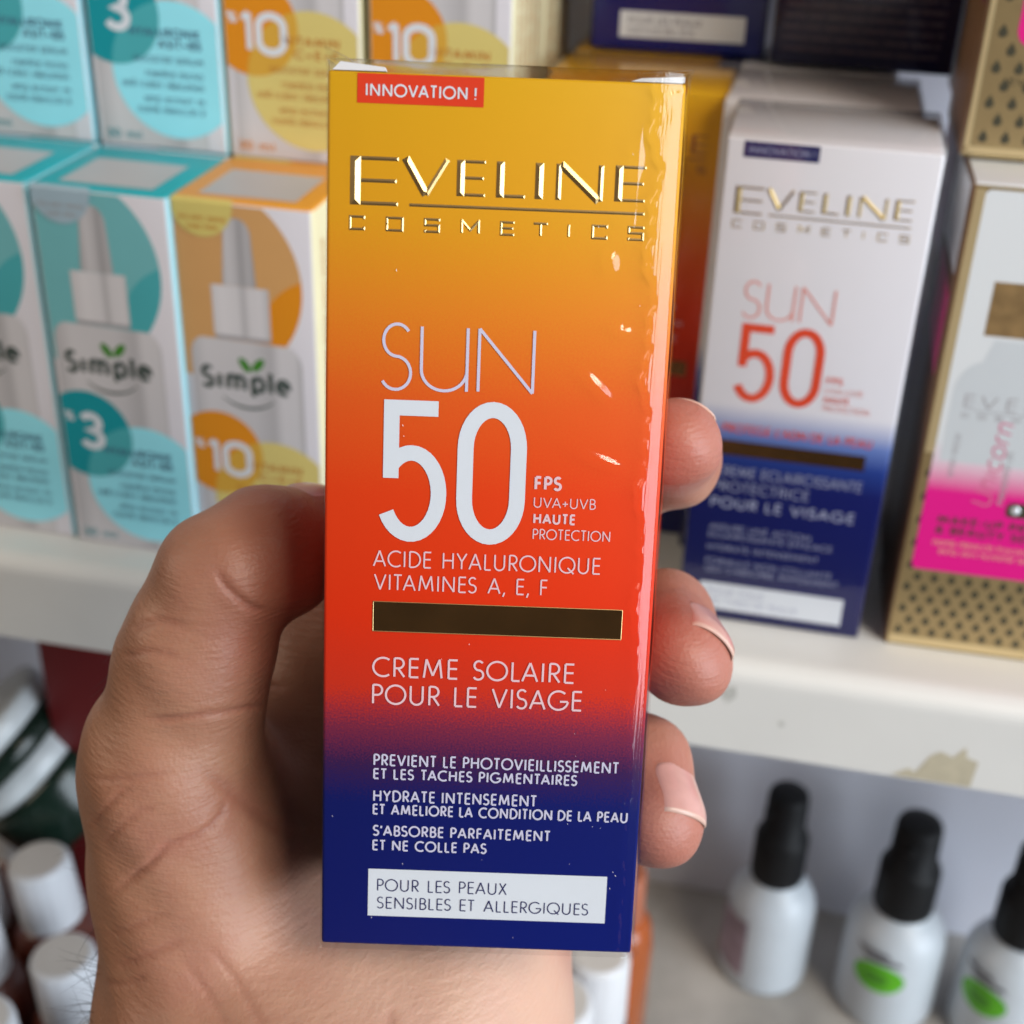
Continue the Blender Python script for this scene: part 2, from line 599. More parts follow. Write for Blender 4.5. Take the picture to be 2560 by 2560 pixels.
# ------------------------------------------------------------------ held sunscreen carton
m_sun = ramp_mat('sunset_print', [(0.000, (0.002, 0.009, 0.145, 1)), (0.0265, (0.004, 0.009, 0.125, 1)), (0.0330, (0.045, 0.012, 0.075, 1)),
                                  (0.0395, (0.22, 0.022, 0.055, 1)), (0.0455, (0.62, 0.032, 0.012, 1)), (0.058, (0.74, 0.032, 0.004, 1)),
                                  (0.078, (0.75, 0.050, 0.006, 1)), (0.0925, (0.74, 0.105, 0.012, 1)), (0.106, (0.74, 0.22, 0.015, 1)),
                                  (0.120, (0.72, 0.33, 0.012, 1)), (0.1402, (0.70, 0.37, 0.010, 1))], BH)


brown_foil = mat('brown_foil', (0.30, 0.10, 0.03, 1), 0.4, .4)


def sun_front(root, full=True):
    """lettering of the sunscreen front, millimetres on the face"""
    def T(s, x0, z, cap, x1, t, m, **k):
        return text('lettering', s, x0 * MM, z * MM, cap * MM, (x1 - x0) * MM, t * MM, m, root, **k)
    rect('corner_flash', 4.3 * MM, 135.8 * MM, 22.7 * MM, 139.95 * MM, red_ink, root)
    T('INNOVATION !', 5.55, 136.75, 1.85, 21.6, .26, white_ink)
    brand_block(root, gold_foil if full else brown_foil)
    T('S', 8.3, 93.8, 10.4, 13.15, .46, lilac_ink)
    T('^1', 14.3, 93.85, 10.1, 21.7, .46, lilac_ink)
    T('N', 23.0, 93.95, 10.0, 31.75, .46, lilac_ink)
    T('5', 8.3, 70.15, 22.3, 18.85, 2.4, white_ink)
    T('0', 20.4, 70.15, 22.5, 31.05, 2.45, white_ink)
    T('FPS', 32.45, 79.1, 2.3, 36.7, .42, pink_ink)
    T('UVA+UVB', 32.45, 76.35, 1.7, 42.1, .17, pink_ink)
    T('HAUTE', 32.5, 73.75, 1.75, 39.1, .32, pink_ink)
    T('PROTECTION', 32.5, 71.25, 1.75, 44.6, .18, pink_ink)
    T('ACIDE HYALURONIQUE', 7.65, 65.9, 2.75, 43.4, .25, pink_ink, gap=.22, space=.5)
    T('VITAMINES A, E, F', 7.85, 62.1, 2.7, 35.25, .25, pink_ink, gap=.22, space=.5)
    T('CREME SOLAIRE', 7.8, 47.6, 3.45, 40.2, .34, pink_ink, gap=.22, space=.5)
    T('POUR LE VISAGE', 7.85, 42.95, 3.5, 41.65, .34, pink_ink, gap=.22, space=.5)
    rect('foil_bar', 7.8 * MM, 55.3 * MM, 47.2 * MM, 60.2 * MM, dark_foil, root, y0=-7e-5)
    if full:
        fx0, fx1, fz0, fz1, ft = 7.8 * MM, 47.2 * MM, 55.3 * MM, 60.2 * MM, .13 * MM
        emboss('foil_bar_rim', [(fx0, fz0, fx1, fz0, ft), (fx1, fz0, fx1, fz1, ft), (fx1, fz1, fx0, fz1, ft), (fx0, fz1, fx0, fz0, ft)], gold_foil, root, y0=-7.5e-5)
    else:
        return
    lt = .30
    T('PREVIENT LE PHOTOVIEILLISSEMENT', 8.25, 32.35, 2.1, 48.2, lt, lilac_ink)
    T('ET LES TACHES PIGMENTAIRES', 8.25, 30.0, 1.95, 41.5, lt, lilac_ink)
    T('HYDRATE INTENSEMENT', 8.3, 26.05, 2.1, 35.1, lt, lilac_ink)
    T('ET AMELIORE LA CONDITION DE LA PEAU', 8.25, 23.75, 1.95, 50.05, lt, lilac_ink)
    T("S'ABSORBE PARFAITEMENT", 8.3, 19.95, 2.0, 37.6, lt, lilac_ink)
    T('ET NE COLLE PAS', 8.3, 17.35, 1.95, 27.15, lt, lilac_ink)
    rect('white_panel', 7.7 * MM, 5.45 * MM, 47.3 * MM, 14.0 * MM, white_ink, root)
    T('POUR LES PEAUX', 9.2, 10.0, 2.25, 30.75, .2, navy_ink, gap=.24, space=.5)
    T('SENSIBLES ET ALLERGIQUES', 9.2, 6.8, 2.2, 44.45, .2, navy_ink, gap=.24, space=.5)


held = thing('sunscreen_box', (0, 0, 0), 0, 'orange to navy sunscreen carton in clear wrap, held up in the hand', 'box')
held_rot = Matrix(((1.0, -0.0074, 0.0046), (0.0084, 0.9604, 0.2785), (-0.0065, -0.2785, 0.9604))).to_quaternion().to_matrix()
HC = Vector((-0.00316, 0.18793, 0.11535))
held_base = HC + held_rot @ Vector((-BW / 2, 0, -BH / 2))
held.matrix_world = Matrix.Translation(held_base) @ held_rot.to_4x4()
bm_obj('carton', carton_bm(BW, BD, BH, 0.0005, 2), m_sun, held, True)
sun_front(held)
# white cut edge of the lid flap, lifted a little at the left
V = [(0.0006, 0.0004, BH + .0001), (0.0084, 0.0003, BH + .00012), (0.0082, 0.0003, BH + .0007), (0.0018, 0.0004, BH + .0013),
     (0.0006, 0.003, BH + .0001), (0.0084, 0.003, BH + .00012), (0.0082, 0.003, BH + .0007), (0.0018, 0.003, BH + .0013)]
mesh_obj('lid_flap_edge', V, [(0, 1, 2, 3), (5, 4, 7, 6), (3, 2, 6, 7), (4, 0, 3, 7), (1, 5, 6, 2)], white_board, held)
V = [(0.0440, 0.0004, BH + .0001), (0.0518, 0.0003, BH + .00012), (0.0518, 0.0003, BH + .0010), (0.0455, 0.0004, BH + .0006),
     (0.0440, 0.003, BH + .0001), (0.0518, 0.003, BH + .00012), (0.0518, 0.003, BH + .0010), (0.0455, 0.003, BH + .0006)]
mesh_obj('lid_flap_edge', V, [(0, 1, 2, 3), (5, 4, 7, 6), (3, 2, 6, 7), (4, 0, 3, 7), (1, 5, 6, 2)], white_board, held)

# clear film
fm = bpy.data.materials.new('clear_film')
fm.use_nodes = True
nt = fm.node_tree
nt.nodes.remove(nt.nodes['Principled BSDF'])
out = nt.nodes['Material Output']
tr = nt.nodes.new('ShaderNodeBsdfTransparent')
tr.inputs[0].default_value = (0.985, 0.985, 0.985, 1)
gl = nt.nodes.new('ShaderNodeBsdfGlossy')
gl.inputs['Roughness'].default_value = 0.10
lw = nt.nodes.new('ShaderNodeLayerWeight')
lw.inputs['Blend'].default_value = 0.5
pw = nt.nodes.new('ShaderNodeMath')
pw.operation = 'POWER'
pw.inputs[1].default_value = 5.0
fr = nt.nodes.new('ShaderNodeMath')
fr.operation = 'MULTIPLY_ADD'
fr.inputs[1].default_value = 0.90
fr.inputs[2].default_value = 0.05
nt.links.new(lw.outputs['Facing'], pw.inputs[0])
nt.links.new(pw.outputs[0], fr.inputs[0])
mx = nt.nodes.new('ShaderNodeMixShader')
tc = nt.nodes.new('ShaderNodeTexCoord')
mp = nt.nodes.new('ShaderNodeMapping')
mp.inputs['Scale'].default_value = (900, 200, 45)
nz = nt.nodes.new('ShaderNodeTexNoise')
nz.inputs['Scale'].default_value = 1.0
nz.inputs['Detail'].default_value = 3
nt.links.new(tc.outputs['Object'], mp.inputs[0])
nt.links.new(mp.outputs[0], nz.inputs['Vector'])
bp = nt.nodes.new('ShaderNodeBump')
bp.inputs['Strength'].default_value = 0.10
bp.inputs['Distance'].default_value = 0.0003
nt.links.new(nz.outputs['Fac'], bp.inputs['Height'])
nt.links.new(bp.outputs[0], gl.inputs['Normal'])
nt.links.new(bp.outputs[0], lw.inputs['Normal'])
nt.links.new(fr.outputs[0], mx.inputs[0])
nt.links.new(tr.outputs[0], mx.inputs[1])
nt.links.new(gl.outputs[0], mx.inputs[2])
nt.links.new(mx.outputs[0], out.inputs[0])


def film_front_height(x, z):
    """how far (m) the film stands off the front at face point x,z (m)"""
    xm, zm = x / MM, z / MM
    h = 0.30
    # ridge along the right-hand edge, wide at the top, narrow below, with pinches
    wob = .75 * sin(zm * .33 + .6) + .5 * sin(zm * .71 + 2.0) + .35 * sin(zm * 1.9)
    k = min(max((zm - 20) / 115, 0), 1)
    rim = .55
    bwid = 1.25 + 1.75 * k ** 1.1 + .7 * wob * (.25 + .75 * k)
    bwid = max(bwid, .8)
    e = BW / MM - xm
    amp = .46 * bwid
    if e < rim:
        h += 0
    elif e < rim + bwid:
        u = (e - rim) / bwid
        h += amp * u * (1 + .05 * sin(e * 11 + .25 * zm))
    else:
        h += amp * math.exp(-((e - bwid - rim) / .45) ** 1.2)
    # loose dimples
    for cx, cz, rx, rz, ang, a in ((45.2, 129.5, 1.1, 3.2, 0, .34), (42.0, 133.5, 2.6, 3.2, -.3, .22), (42.3, 114.2, 1.2, 1.7, .15, .42), (44.7, 104.0, 1.9, .8, -.2, .34),
                                   (41.3, 95.5, 3.2, .9, -.75, .40), (42.6, 84.0, 4.6, 1.1, -.35, .36), (48.5, 134.5, .9, 2.6, -.5, .30),
                                   (44.0, 120.6, 2.2, 1.0, -.4, .2), (6.5, 129.0, 1.6, 4.5, .1, .07), (5.0, 82, 2.0, 4.0, .7, .05), (5.5, 108, 3.0, 6.0, -.6, .05)):
        dx, dz = xm - cx, zm - cz
        c, s = cos(ang), sin(ang)
        q = ((dx * c + dz * s) / rx) ** 2 + ((-dx * s + dz * c) / rz) ** 2
        if q < 9:
            h += 1.55 * a * math.exp(-q)
    # drawn film creases
    for ax, az, bx, bz, wd, a in ((45.9, 138, 45.2, 112, .22, .10), (45.2, 112, 43.6, 99, .25, .08), (49.0, 120, 44.5, 117, .25, .12), (48.6, 108, 40.5, 104.5, .3, .10),
                                  (48.8, 96, 38.5, 101, .28, .09), (48.5, 82, 37.5, 86.5, .3, .10), (48.8, 70, 44, 77, .25, .07), (2.2, 100, 9, 109, .5, .05),
                                  (2.0, 76, 8.5, 72, .45, .05), (3, 122, 6.5, 137, .5, .05), (49, 40, 44, 46, .25, .06), (30, 139.3, 47, 137.2, .3, .10)):
        dx, dz = bx - ax, bz - az
        t_ = min(max(((xm - ax) * dx + (zm - az) * dz) / (dx * dx + dz * dz), 0), 1)
        dd = math.hypot(xm - ax - t_ * dx, zm - az - t_ * dz)
        if dd < 3 * wd:
            h += a * math.exp(-(dd / wd) ** 2) * math.sin(pi * min(max(t_, .04), .96)) ** .6
    h += .05 * sin(xm * .22 + zm * .11) * sin(zm * .085 + 1)
    # heat-seal ripple near the top edge
    if zm > 136:
        h += .25 * math.exp(-((zm - 138.4 - .5 * sin(xm * .5)) / .45) ** 2)
    return h * MM


NX, NZ = 190, 330
V, Fc = [], []
xs = np.concatenate([np.linspace(-.0002, .036, 80), np.linspace(.0363, BW + .0006, NX - 80)])
zs = np.linspace(-.0007, BH + .0017, NZ)
for z in zs:
    for x in xs:
        hgt = film_front_height(x, z)
        if x < .0008:
            hgt *= 0.6
        V.append((x, -hgt, z))
for j in range(NZ - 1):
    for i in range(NX - 1):
        a = j * NX + i
        Fc.append((a, a + 1, a + NX + 1, a + NX))
# side, top and bottom panels of the film run on from the front rim
def add_strip(idx, f):
    row = idx
    for step in range(1, 9):
        base = len(V)
        for k in idx:
            V.append(f(V[k], step / 8.0))
        for q in range(len(idx) - 1):
            Fc.append((row[q], row[q + 1], base + q + 1, base + q))
        row = list(range(base, base + len(idx)))


def side_r(v, s):
    return (v[0] + (.0007 * sin(v[2] * 260) * .4 + .0006) * sin(pi * s) * min(1, 3 * s) + .00045 * s, v[1] + (BD - v[1] + .0004) * s, v[2])


def side_l(v, s):
    return (v[0] - .0002 * sin(pi * s), v[1] + (BD - v[1] + .0004) * s, v[2])


def top_p(v, s):
    return (v[0], v[1] + (BD - v[1]) * s, v[2] + .0006 * sin(pi * s) * (1 + .3 * sin(v[0] * 300)))


def bot_p(v, s):
    return (v[0], v[1] + (BD - v[1]) * s, v[2] - .0004 * sin(pi * s))


add_strip([j * NX + NX - 1 for j in range(NZ)], side_r)
add_strip([j * NX for j in range(NZ)], side_l)
add_strip([(NZ - 1) * NX + i for i in range(NX)], top_p)
add_strip([i for i in range(NX)], bot_p)
mesh_obj('clear_wrap', V, Fc, fm, held, True)
# folded film ears at the corners
V = [(BW - .0012, -.0006, -.0004), (BW + .0006, -.0004, .0052), (BW + .0016, .0006, -.0002), (BW + .0002, .0002, -.0016), (BW + .0004, .001, .001)]
mesh_obj('film_fold', V, [(0, 1, 2), (0, 2, 3), (1, 4, 2), (2, 4, 3)], fm, held)
V = [(-.0003, -.0006, BH + .0004), (-.0006, .0002, BH + .0034), (.0030, -.0004, BH + .0018), (.0045, .002, BH + .0008), (.0004, .002, BH + .0010)]
mesh_obj('film_fold', V, [(0, 2, 1), (1, 2, 3), (1, 3, 4)], fm, held)
V, Fc = [], []
for i in range(13):
    a = pi * i / 12
    for q in range(7):
        u = q / 6
        V.append((BW - .0075 + .0082 * u + .0004 * sin(a), -.0004 + .0022 * (1 - cos(a)) * .5 * (.4 + .6 * u), BH + .0002 + .0019 * sin(a) * (.55 + .45 * u)))
for i in range(12):
    for q in range(6):
        b = i * 7 + q
        Fc.append((b, b + 1, b + 8, b + 7))
mesh_obj('film_fold', V, Fc, fm, held, True)
# dust and nicks caught on the film
V, Fc = [], []
for i in range(34):
    x = random.uniform(1, 50) if random.random() < .5 else random.uniform(40, 50.5)
    z = random.choice([random.uniform(1, 24), random.uniform(1, 60), random.uniform(2, 138)])
    r = random.uniform(.025, .05)
    el = random.uniform(1.5, 5)
    b = len(V)
    yy = -film_front_height(x * MM, z * MM) - .00003
    a = random.uniform(0, pi)
    for q in range(6):
        t = 2 * pi * q / 6
        dx, dz = r * cos(t), r * el * sin(t)
        V.append(((x + dx * cos(a * .2) - dz * sin(a * .2)) * MM, yy - (.00002 if q % 2 else 0), (z + dx * sin(a * .2) + dz * cos(a * .2)) * MM))
    Fc.append(tuple(range(b, b + 6)))
tag(mesh_obj('dust', V, Fc, speck_m, held), kind='stuff')

# ------------------------------------------------------------------ serum cartons on the shelf
SW, SD, SH = 0.0409, 0.0409, 0.1133
teal_lid = mat('teal_lid_ink', (0.010, 0.40, 0.46, 1), 0.4, vary=.03)
orange_lid = mat('orange_lid_ink', (0.80, 0.34, 0.03, 1), 0.4, vary=.03)
teal = mat('teal_ink', (0.007, 0.29, 0.34, 1), 0.4, vary=.03)
teal_mid = mat('mid_teal_ink', (0.17, 0.47, 0.50, 1), 0.4, vary=.03)
aqua = mat('pale_aqua_ink', (0.32, 0.80, 0.92, 1), 0.4, vary=.03)
aqua_side = mat('aqua_side_board', (0.38, 0.70, 0.80, 1), 0.4, vary=.03)
orange = mat('orange_ink', (0.72, 0.26, 0.012, 1), 0.4, vary=.03)
orange_soft = mat('soft_orange_ink', (0.62, 0.34, 0.13, 1), 0.4, vary=.03)
yellow_pale = mat('pale_yellow_ink', (0.68, 0.56, 0.19, 1), 0.4, vary=.03)
cream_side = mat('cream_side_board', (0.74, 0.70, 0.46, 1), 0.4, vary=.03)
blend_o = mat('ochre_overlap_ink', (0.66, 0.37, 0.05, 1), 0.4, vary=.03)
blend_t = mat('teal_overlap_ink', (0.07, 0.40, 0.44, 1), 0.4, vary=.03)
grey_print = mat('grey_bottle_print', (0.50, 0.48, 0.50, 1), 0.45, vary=.03)
grey_print2 = mat('light_grey_print', (0.62, 0.60, 0.62, 1), 0.45, vary=.03)
grey_shade = mat('dark_grey_print', (0.36, 0.35, 0.37, 1), 0.45, vary=.03)
ink_green = mat('dark_green_ink', (0.035, 0.06, 0.05, 1), 0.45)
leaf_green = mat('leaf_green_ink', (0.05, 0.22, 0.02, 1), 0.45)
ink_slate = mat('slate_ink', (0.06, 0.15, 0.24, 1), 0.45)
ink_rust = mat('rust_ink', (0.54, 0.22, 0.04, 1), 0.45)
seal_blue = mat('pale_blue_seal', (0.36, 0.48, 0.56, 1), 0.3, vary=.03)
seal_yel = mat('pale_yellow_seal', (0.66, 0.55, 0.17, 1), 0.3, vary=.03)


def artwork_mat(name, x0, x1, stops):
    m = bpy.data.materials.new(name)
    m.use_nodes = True
    nt_ = m.node_tree
    b_ = nt_.nodes['Principled BSDF']
    b_.inputs['Roughness'].default_value = .45
    t_ = nt_.nodes.new('ShaderNodeTexCoord')
    x_ = nt_.nodes.new('ShaderNodeSeparateXYZ')
    r_ = nt_.nodes.new('ShaderNodeMapRange')
    r_.inputs[1].default_value = x0
    r_.inputs[2].default_value = x1
    c_ = nt_.nodes.new('ShaderNodeValToRGB')
    for i, (p, v) in enumerate(stops):
        e = c_.color_ramp.elements[i] if i < 2 else c_.color_ramp.elements.new(p)
        e.position = p
        e.color = (v * 1.12, v * 1.085, v * 1.12, 1)
    nt_.links.new(t_.outputs['Object'], x_.inputs[0])
    nt_.links.new(x_.outputs['X'], r_.inputs[0])
    nt_.links.new(r_.outputs[0], c_.inputs[0])
    nt_.links.new(c_.outputs[0], b_.inputs['Base Color'])
    return m


art_body = artwork_mat('bottle_artwork', .002, .0365, [(0, .42), (1, .36), (.15, .55), (.55, .50), (.72, .40), (.8, .56), (.93, .54)])
art_collar = artwork_mat('collar_artwork', .0095, .0275, [(0, .52), (1, .42), (.2, .62), (.48, .56), (.56, .40), (.66, .56), (.85, .58)])
art_bulb = artwork_mat('bulb_artwork', .013, .0242, [(0, .34), (1, .26), (.25, .52), (.45, .44), (.6, .30), (.78, .42)])


def lens_shape(c1, r1, c2, r2, n=64):
    """overlap of two printed circles as a convex polygon"""
    P = [(c1[0] + r1 * cos(2 * pi * i / n), c1[1] + r1 * sin(2 * pi * i / n)) for i in range(n)]
    Q = [(c2[0] + r2 * cos(2 * pi * i / n), c2[1] + r2 * sin(2 * pi * i / n)) for i in range(n)]
    out = P
    for i in range(n):
        a, b = Q[i], Q[(i + 1) % n]
        new = []
        for j in range(len(out)):
            p, q = out[j - 1], out[j]
            sp = (b[0] - a[0]) * (p[1] - a[1]) - (b[1] - a[1]) * (p[0] - a[0])
            sq = (b[0] - a[0]) * (q[1] - a[1]) - (b[1] - a[1]) * (q[0] - a[0])
            if (sp >= 0) != (sq >= 0):
                t = sp / (sp - sq)
                new.append((p[0] + t * (q[0] - p[0]), p[1] + t * (q[1] - p[1])))
            if sq >= 0:
                new.append(q)
        out = new
    return out


serum_board = mat('serum_white_board', (0.70, 0.675, 0.72, 1), 0.45, vary=.015)


def serum_carton(kind):
    """one serum carton with its printed front; kind 'teal' or 'orange'"""
    T_ = kind == 'teal'
    root = thing('serum_box', (0, 0, 0))
    lid = teal_lid if T_ else orange_lid
    side = aqua_side if T_ else cream_side
    c = bm_obj('carton', carton_bm(SW, SD, SH, 0.0012, 3), serum_board, root, True)
    c.data.materials.append(side)
    c.data.materials.append(lid)
    for p in c.data.polygons:
        if p.normal.z > .7:
            p.material_index = 2
        elif abs(p.normal.x) > .7 or p.normal.y > .7:
            p.material_index = 1
    x0, z0, x1, z1 = .0009, .0009, SW - .0009, SH - .001

    def shape(name, pts, m, lay):
        P = clip_rect(pts, x0, z0, x1, z1)
        if len(P) > 2:
            poly(name, [p for p in P], m, root, y0=-3e-5 - 1.5e-5 * lay)

    def circ(name, cx, cz, r, m, lay):
        shape(name, [((cx + r * cos(2 * pi * i / 64)) * MM, (cz + r * sin(2 * pi * i / 64)) * MM) for i in range(64)], m, lay)
    circ('large_disc', 8.0, 90.0, 29.1, teal_mid if T_ else orange_soft, 0)
    shape('disc_overlap', [(p[0] * MM, p[1] * MM) for p in lens_shape((8, 90), 29.0, (44, 74), 20)], blend_t if T_ else orange, 1)
    # printed dropper bottle
    dx = 0.0 if not T_ else -1.0
    shape('bottle_print', [((x + dx) * MM, z * MM) for x, z in [(2.8, 0.5)] + [(2.8, 68)] + arc(7, 68, 4.2, 5.6, 180, 95, 8) + arc(31.5, 67, 4.6, 6.2, 88, 0, 8) + [(36.1, .5)]], art_body, 2)
    shape('collar_print', [((x + dx) * MM, z * MM) for x, z in ((10.4, 74.8), (27.3, 74.8), (27.3, 89.6), (10.4, 89.6))], art_collar, 3)
    shape('collar_shade', [((x + dx) * MM, z * MM) for x, z in ((10.8, 73.6), (27.2, 73.6), (27.2, 74.8), (10.8, 74.8))], grey_shade, 4)
    shape('bulb_print', [((x + dx) * MM, z * MM) for x, z in [(13.9, 89.7), (23.8, 89.7), (23.0, 103.5)] + arc(19.0, 103.8, 4.0, 5.2, 0, 180, 14)], art_bulb, 5)
    # brand word, leaf and smile
    t = 1.4
    ribbon_mesh('brand_word', layout('Simple', (5.2 + dx) * MM, 57.8 * MM, 7.4 * MM, 27.3 * MM, t * MM, gap=.22), t * MM, ink_green, root, -1.4e-4)
    for s, ang, cx, cz in ((-1, 125, 18.9, 66.2), (1, 50, 22.9, 66.6)):
        pts = []
        for i in range(20):
            a = 2 * pi * i / 20
            u, v = 2.6 * cos(a), 1.25 * sin(a)
            q = radians(ang)
            pts.append(((cx + dx + u * cos(q) - v * sin(q)) * MM, (cz + u * sin(q) + v * cos(q)) * MM))
        shape('leaf', pts, leaf_green, 7)
    up, lo = arc(19.3 + dx, 60.0, 9.5, 7.6, 215, 325, 16), arc(19.3 + dx, 59.6, 9.5, 6.4, 325, 215, 16)
    V = [(p[0] * MM, -1.4e-4, p[1] * MM) for p in up + lo]
    k = len(up)
    mesh_obj('smile_print', V, [(i, i + 1, 2 * k - 2 - i, 2 * k - 1 - i) for i in range(k - 1)], ink_green if not T_ else ink_green, root)
    # strength disc and pale disc
    cc, rr = (8.6, 38.2), 14.2
    if not T_:
        cc, rr = (9.2, 37.2), 13.4
    circ('strength_disc', cc[0], cc[1], rr, teal if T_ else orange, 7)
    circ('pale_disc', 26.2, 23.2, 19.4, aqua if T_ else yellow_pale, 8)
    shape('disc_overlap', [(p[0] * MM, p[1] * MM) for p in lens_shape(cc, rr, (26.2, 23.2), 19.4)], blend_t if T_ else blend_o, 9)
    if T_:
        text('strength_number', '3', 5.6 * MM, 33.2 * MM, 12.4 * MM, 8.6 * MM, 2.3 * MM, white_ink, root, y0=-2.3e-4)
        text('percent_sign', '%', 1.6 * MM, 42 * MM, 3.4 * MM, 3.2 * MM, .55 * MM, white_ink, root, y0=-2.3e-4)
        rows = (('HYALURONIK', 13.3, 32.4, 35.0), ('ASIT+B5', 21.7, 29.3, 35.0))
        ink = ink_slate
    else:
        text('strength_number', '1', 5.2 * MM, 30.2 * MM, 11.6 * MM, 3.9 * MM, 1.7 * MM, white_ink, root, y0=-2.3e-4)
        V = layout('0', 9.8 * MM, 29.6 * MM, 12.0 * MM, 9.6 * MM, 2.1 * MM)
        ribbon_mesh('strength_number', V, 2.1 * MM, white_ink, root, -2.3e-4)
        text('percent_sign', '%', 1.6 * MM, 38 * MM, 3.2 * MM, 3.0 * MM, .55 * MM, white_ink, root, y0=-2.3e-4)
        rows = (('VITAMIN', 18.2, 33.0, 34.6), ('C+E+F', 21.1, 29.4, 34.4))
        ink = ink_rust
    for s, xa, z, xb in rows:
        text('caption_line', s.replace('5', '5'), xa * MM, z * MM, 2.6 * MM, (xb - xa) * MM, .5 * MM, ink, root, y0=-2.3e-4)
    text('caption_line', 'BOOSTER SERUM', 13.9 * MM, 25.3 * MM, 1.7 * MM, 21.4 * MM, .26 * MM, ink, root, y0=-2.3e-4)
    for i, (xa, z, xb) in enumerate(((17.3, 21.2, 35.6), (9.8, 18.0, 35.2), (16.3, 14.0, 35.8), (13.9, 10.8, 35.4))):
        ribbon_mesh('fine_print', greek(xa * MM, z * MM, xb * MM, 2.2 * MM, .3 * MM, i), .26 * MM, ink, root, -2.3e-4)
    text('volume_text', '30 ml', 2.8 * MM, 2.6 * MM, 2.6 * MM, 11 * MM, .4 * MM, teal if T_ else orange, root, y0=-2.3e-4)
    # tamper seal folded over the top edge
    sl = seal_blue if T_ else seal_yel
    up = [(9.2 + 9.2 * cos(radians(180 + 180 * i / 20)), 112.6 + 9.6 * sin(radians(180 + 180 * i / 20))) for i in range(21)]
    V = [(max(p[0], .8) * MM, -2.6e-4, p[1] * MM) for p in up] + [(18.3 * MM, .0006, SH + 2.6e-4), (.8 * MM, .0006, SH + 2.6e-4)]
    seal = mesh_obj('tamper_seal', V, [tuple(range(21)), (20, 21, 22, 0)], sl, root)
    ribbon_mesh('seal_print', greek(3 * MM, 107.6 * MM, 16.5 * MM, 1.5 * MM, .25 * MM, 31) + greek(5 * MM, 105.2 * MM, 13.5 * MM, 1.4 * MM, .25 * MM, 32), .26 * MM, grey_shade if T_ else ink_rust, seal, -2.9e-4)
    # white code panel on the lid (left blank)
    poly2 = [(.0065, .0050), (.0345, .0050), (.0345, .0290), (.0065, .0290)]
    mesh_obj('lid_panel', [(x, y, SH + 1e-4) for x, y in poly2], [(0, 1, 2, 3)], grey_print, root)
    # small print down the right side
    V, Fc = [], []
    pp = []
    for k in range(5):
        pp += greek(.010, (.006 + .006 * k), .105, .0022, .0003, 50 + k)
    for i, p in enumerate(pp):
        L, Rr = strip(p, .0004)
        b = len(V)
        for a, q in zip(L, Rr):
            V += [(SW + 1e-4 + 3e-6 * (i % 6), a[1], SH - a[0]), (SW + 1e-4 + 3e-6 * (i % 6), q[1], SH - q[0])]
        Fc += [(b + 2 * j, b + 2 * j + 1, b + 2 * j + 3, b + 2 * j + 2) for j in range(len(L) - 1)]
    mesh_obj('side_print', V, Fc, teal if T_ else ink_rust, root)
    return root


proto = {'teal': serum_carton('teal'), 'orange': serum_carton('orange')}
used = {'teal': False, 'orange': False}


def place_serum(kind, loc, yaw, label):
    o = copy_tree(proto[kind]) if used[kind] else proto[kind]
    used[kind] = True
    o.location = loc
    o.rotation_euler = (0, 0, yaw)
    tag(o, label, 'box', 'serum cartons stacked on the shelf')
    return o


YS = radians(-12.0)
ES = Vector((cos(YS), sin(YS), 0))
ESB = Vector((-sin(YS), cos(YS), 0))
T2p = Vector((-0.1356, 0.3750, 0.0))
Op = Vector((-0.0955, 0.3682, 0.0))
place_serum('teal', T2p, YS, 'teal serum carton with a dark 3 disc, on the shelf beside the orange one')
place_serum('orange', Op, YS, 'orange and yellow serum carton standing on the shelf, just above the thumb')
place_serum('teal', T2p - ES * 0.0425 + ESB * 0.001, YS, 'teal serum carton on the shelf cut off by the left edge, lower row')
U2p = Vector((-0.1271, 0.4172, SH))
place_serum('teal', U2p, YS, 'teal serum carton in the upper row, between another teal one and an orange one')
place_serum('orange', U2p + ES * 0.0418, YS, 'orange serum carton in the upper row next to the teal cartons')
place_serum('orange', U2p + ES * 0.0848, YS, 'orange serum carton at the right end of the upper row, beside a navy carton')
place_serum('teal', U2p - ES * 0.0425, YS, 'teal serum carton in the upper row cut off by the left edge')
place_serum('orange', U2p + ES * 0.0848 + ESB * 0.0415, YS, 'orange serum carton behind the last one of the upper row, only its side showing')
# the row behind that carries the upper cartons
for k, kd in ((-1, 'teal'), (0, 'teal'), (1, 'orange'), (2, 'orange')):
    o = place_serum(kd, Vector((U2p.x, U2p.y, 0)) + ES * (0.0418 * k) + ESB * 0.0003, YS, 'serum carton in the back row carrying the upper cartons, hidden by the front row')
o = place_serum('orange', Vector((U2p.x, U2p.y, 0)) + ES * 0.0840 + ESB * 0.0416, YS, 'serum carton in the back row carrying the upper cartons, hidden by the front row')

# ------------------------------------------------------------------ other face-cream cartons
m_whiteblue = ramp_mat('white_navy_print', [(0.000, (0.004, 0.006, 0.075, 1)), (0.046, (0.006, 0.010, 0.11, 1)), (0.054, (0.018, 0.045, 0.24, 1)), (0.0605, (0.13, 0.20, 0.48, 1)),
                                            (0.0690, (0.72, 0.71, 0.76, 1)), (0.1402, (0.76, 0.74, 0.77, 1))], BH, rough=.35, halftone=.02)
m_navycarton = ramp_mat('navy_purple_print', [(0.0, (0.006, 0.008, 0.045, 1)), (0.05, (0.008, 0.008, 0.04, 1)), (0.10, (0.02, 0.012, 0.035, 1)), (0.1402, (0.03, 0.015, 0.035, 1))], BH, rough=.3, halftone=.02)
gold_dull = mat('dull_gold_foil', (0.62, 0.44, 0.20, 1), 0.28, 1.0, vary=.05)
blush_ink = mat('coral_ink', (0.78, 0.30, 0.26, 1), 0.4)
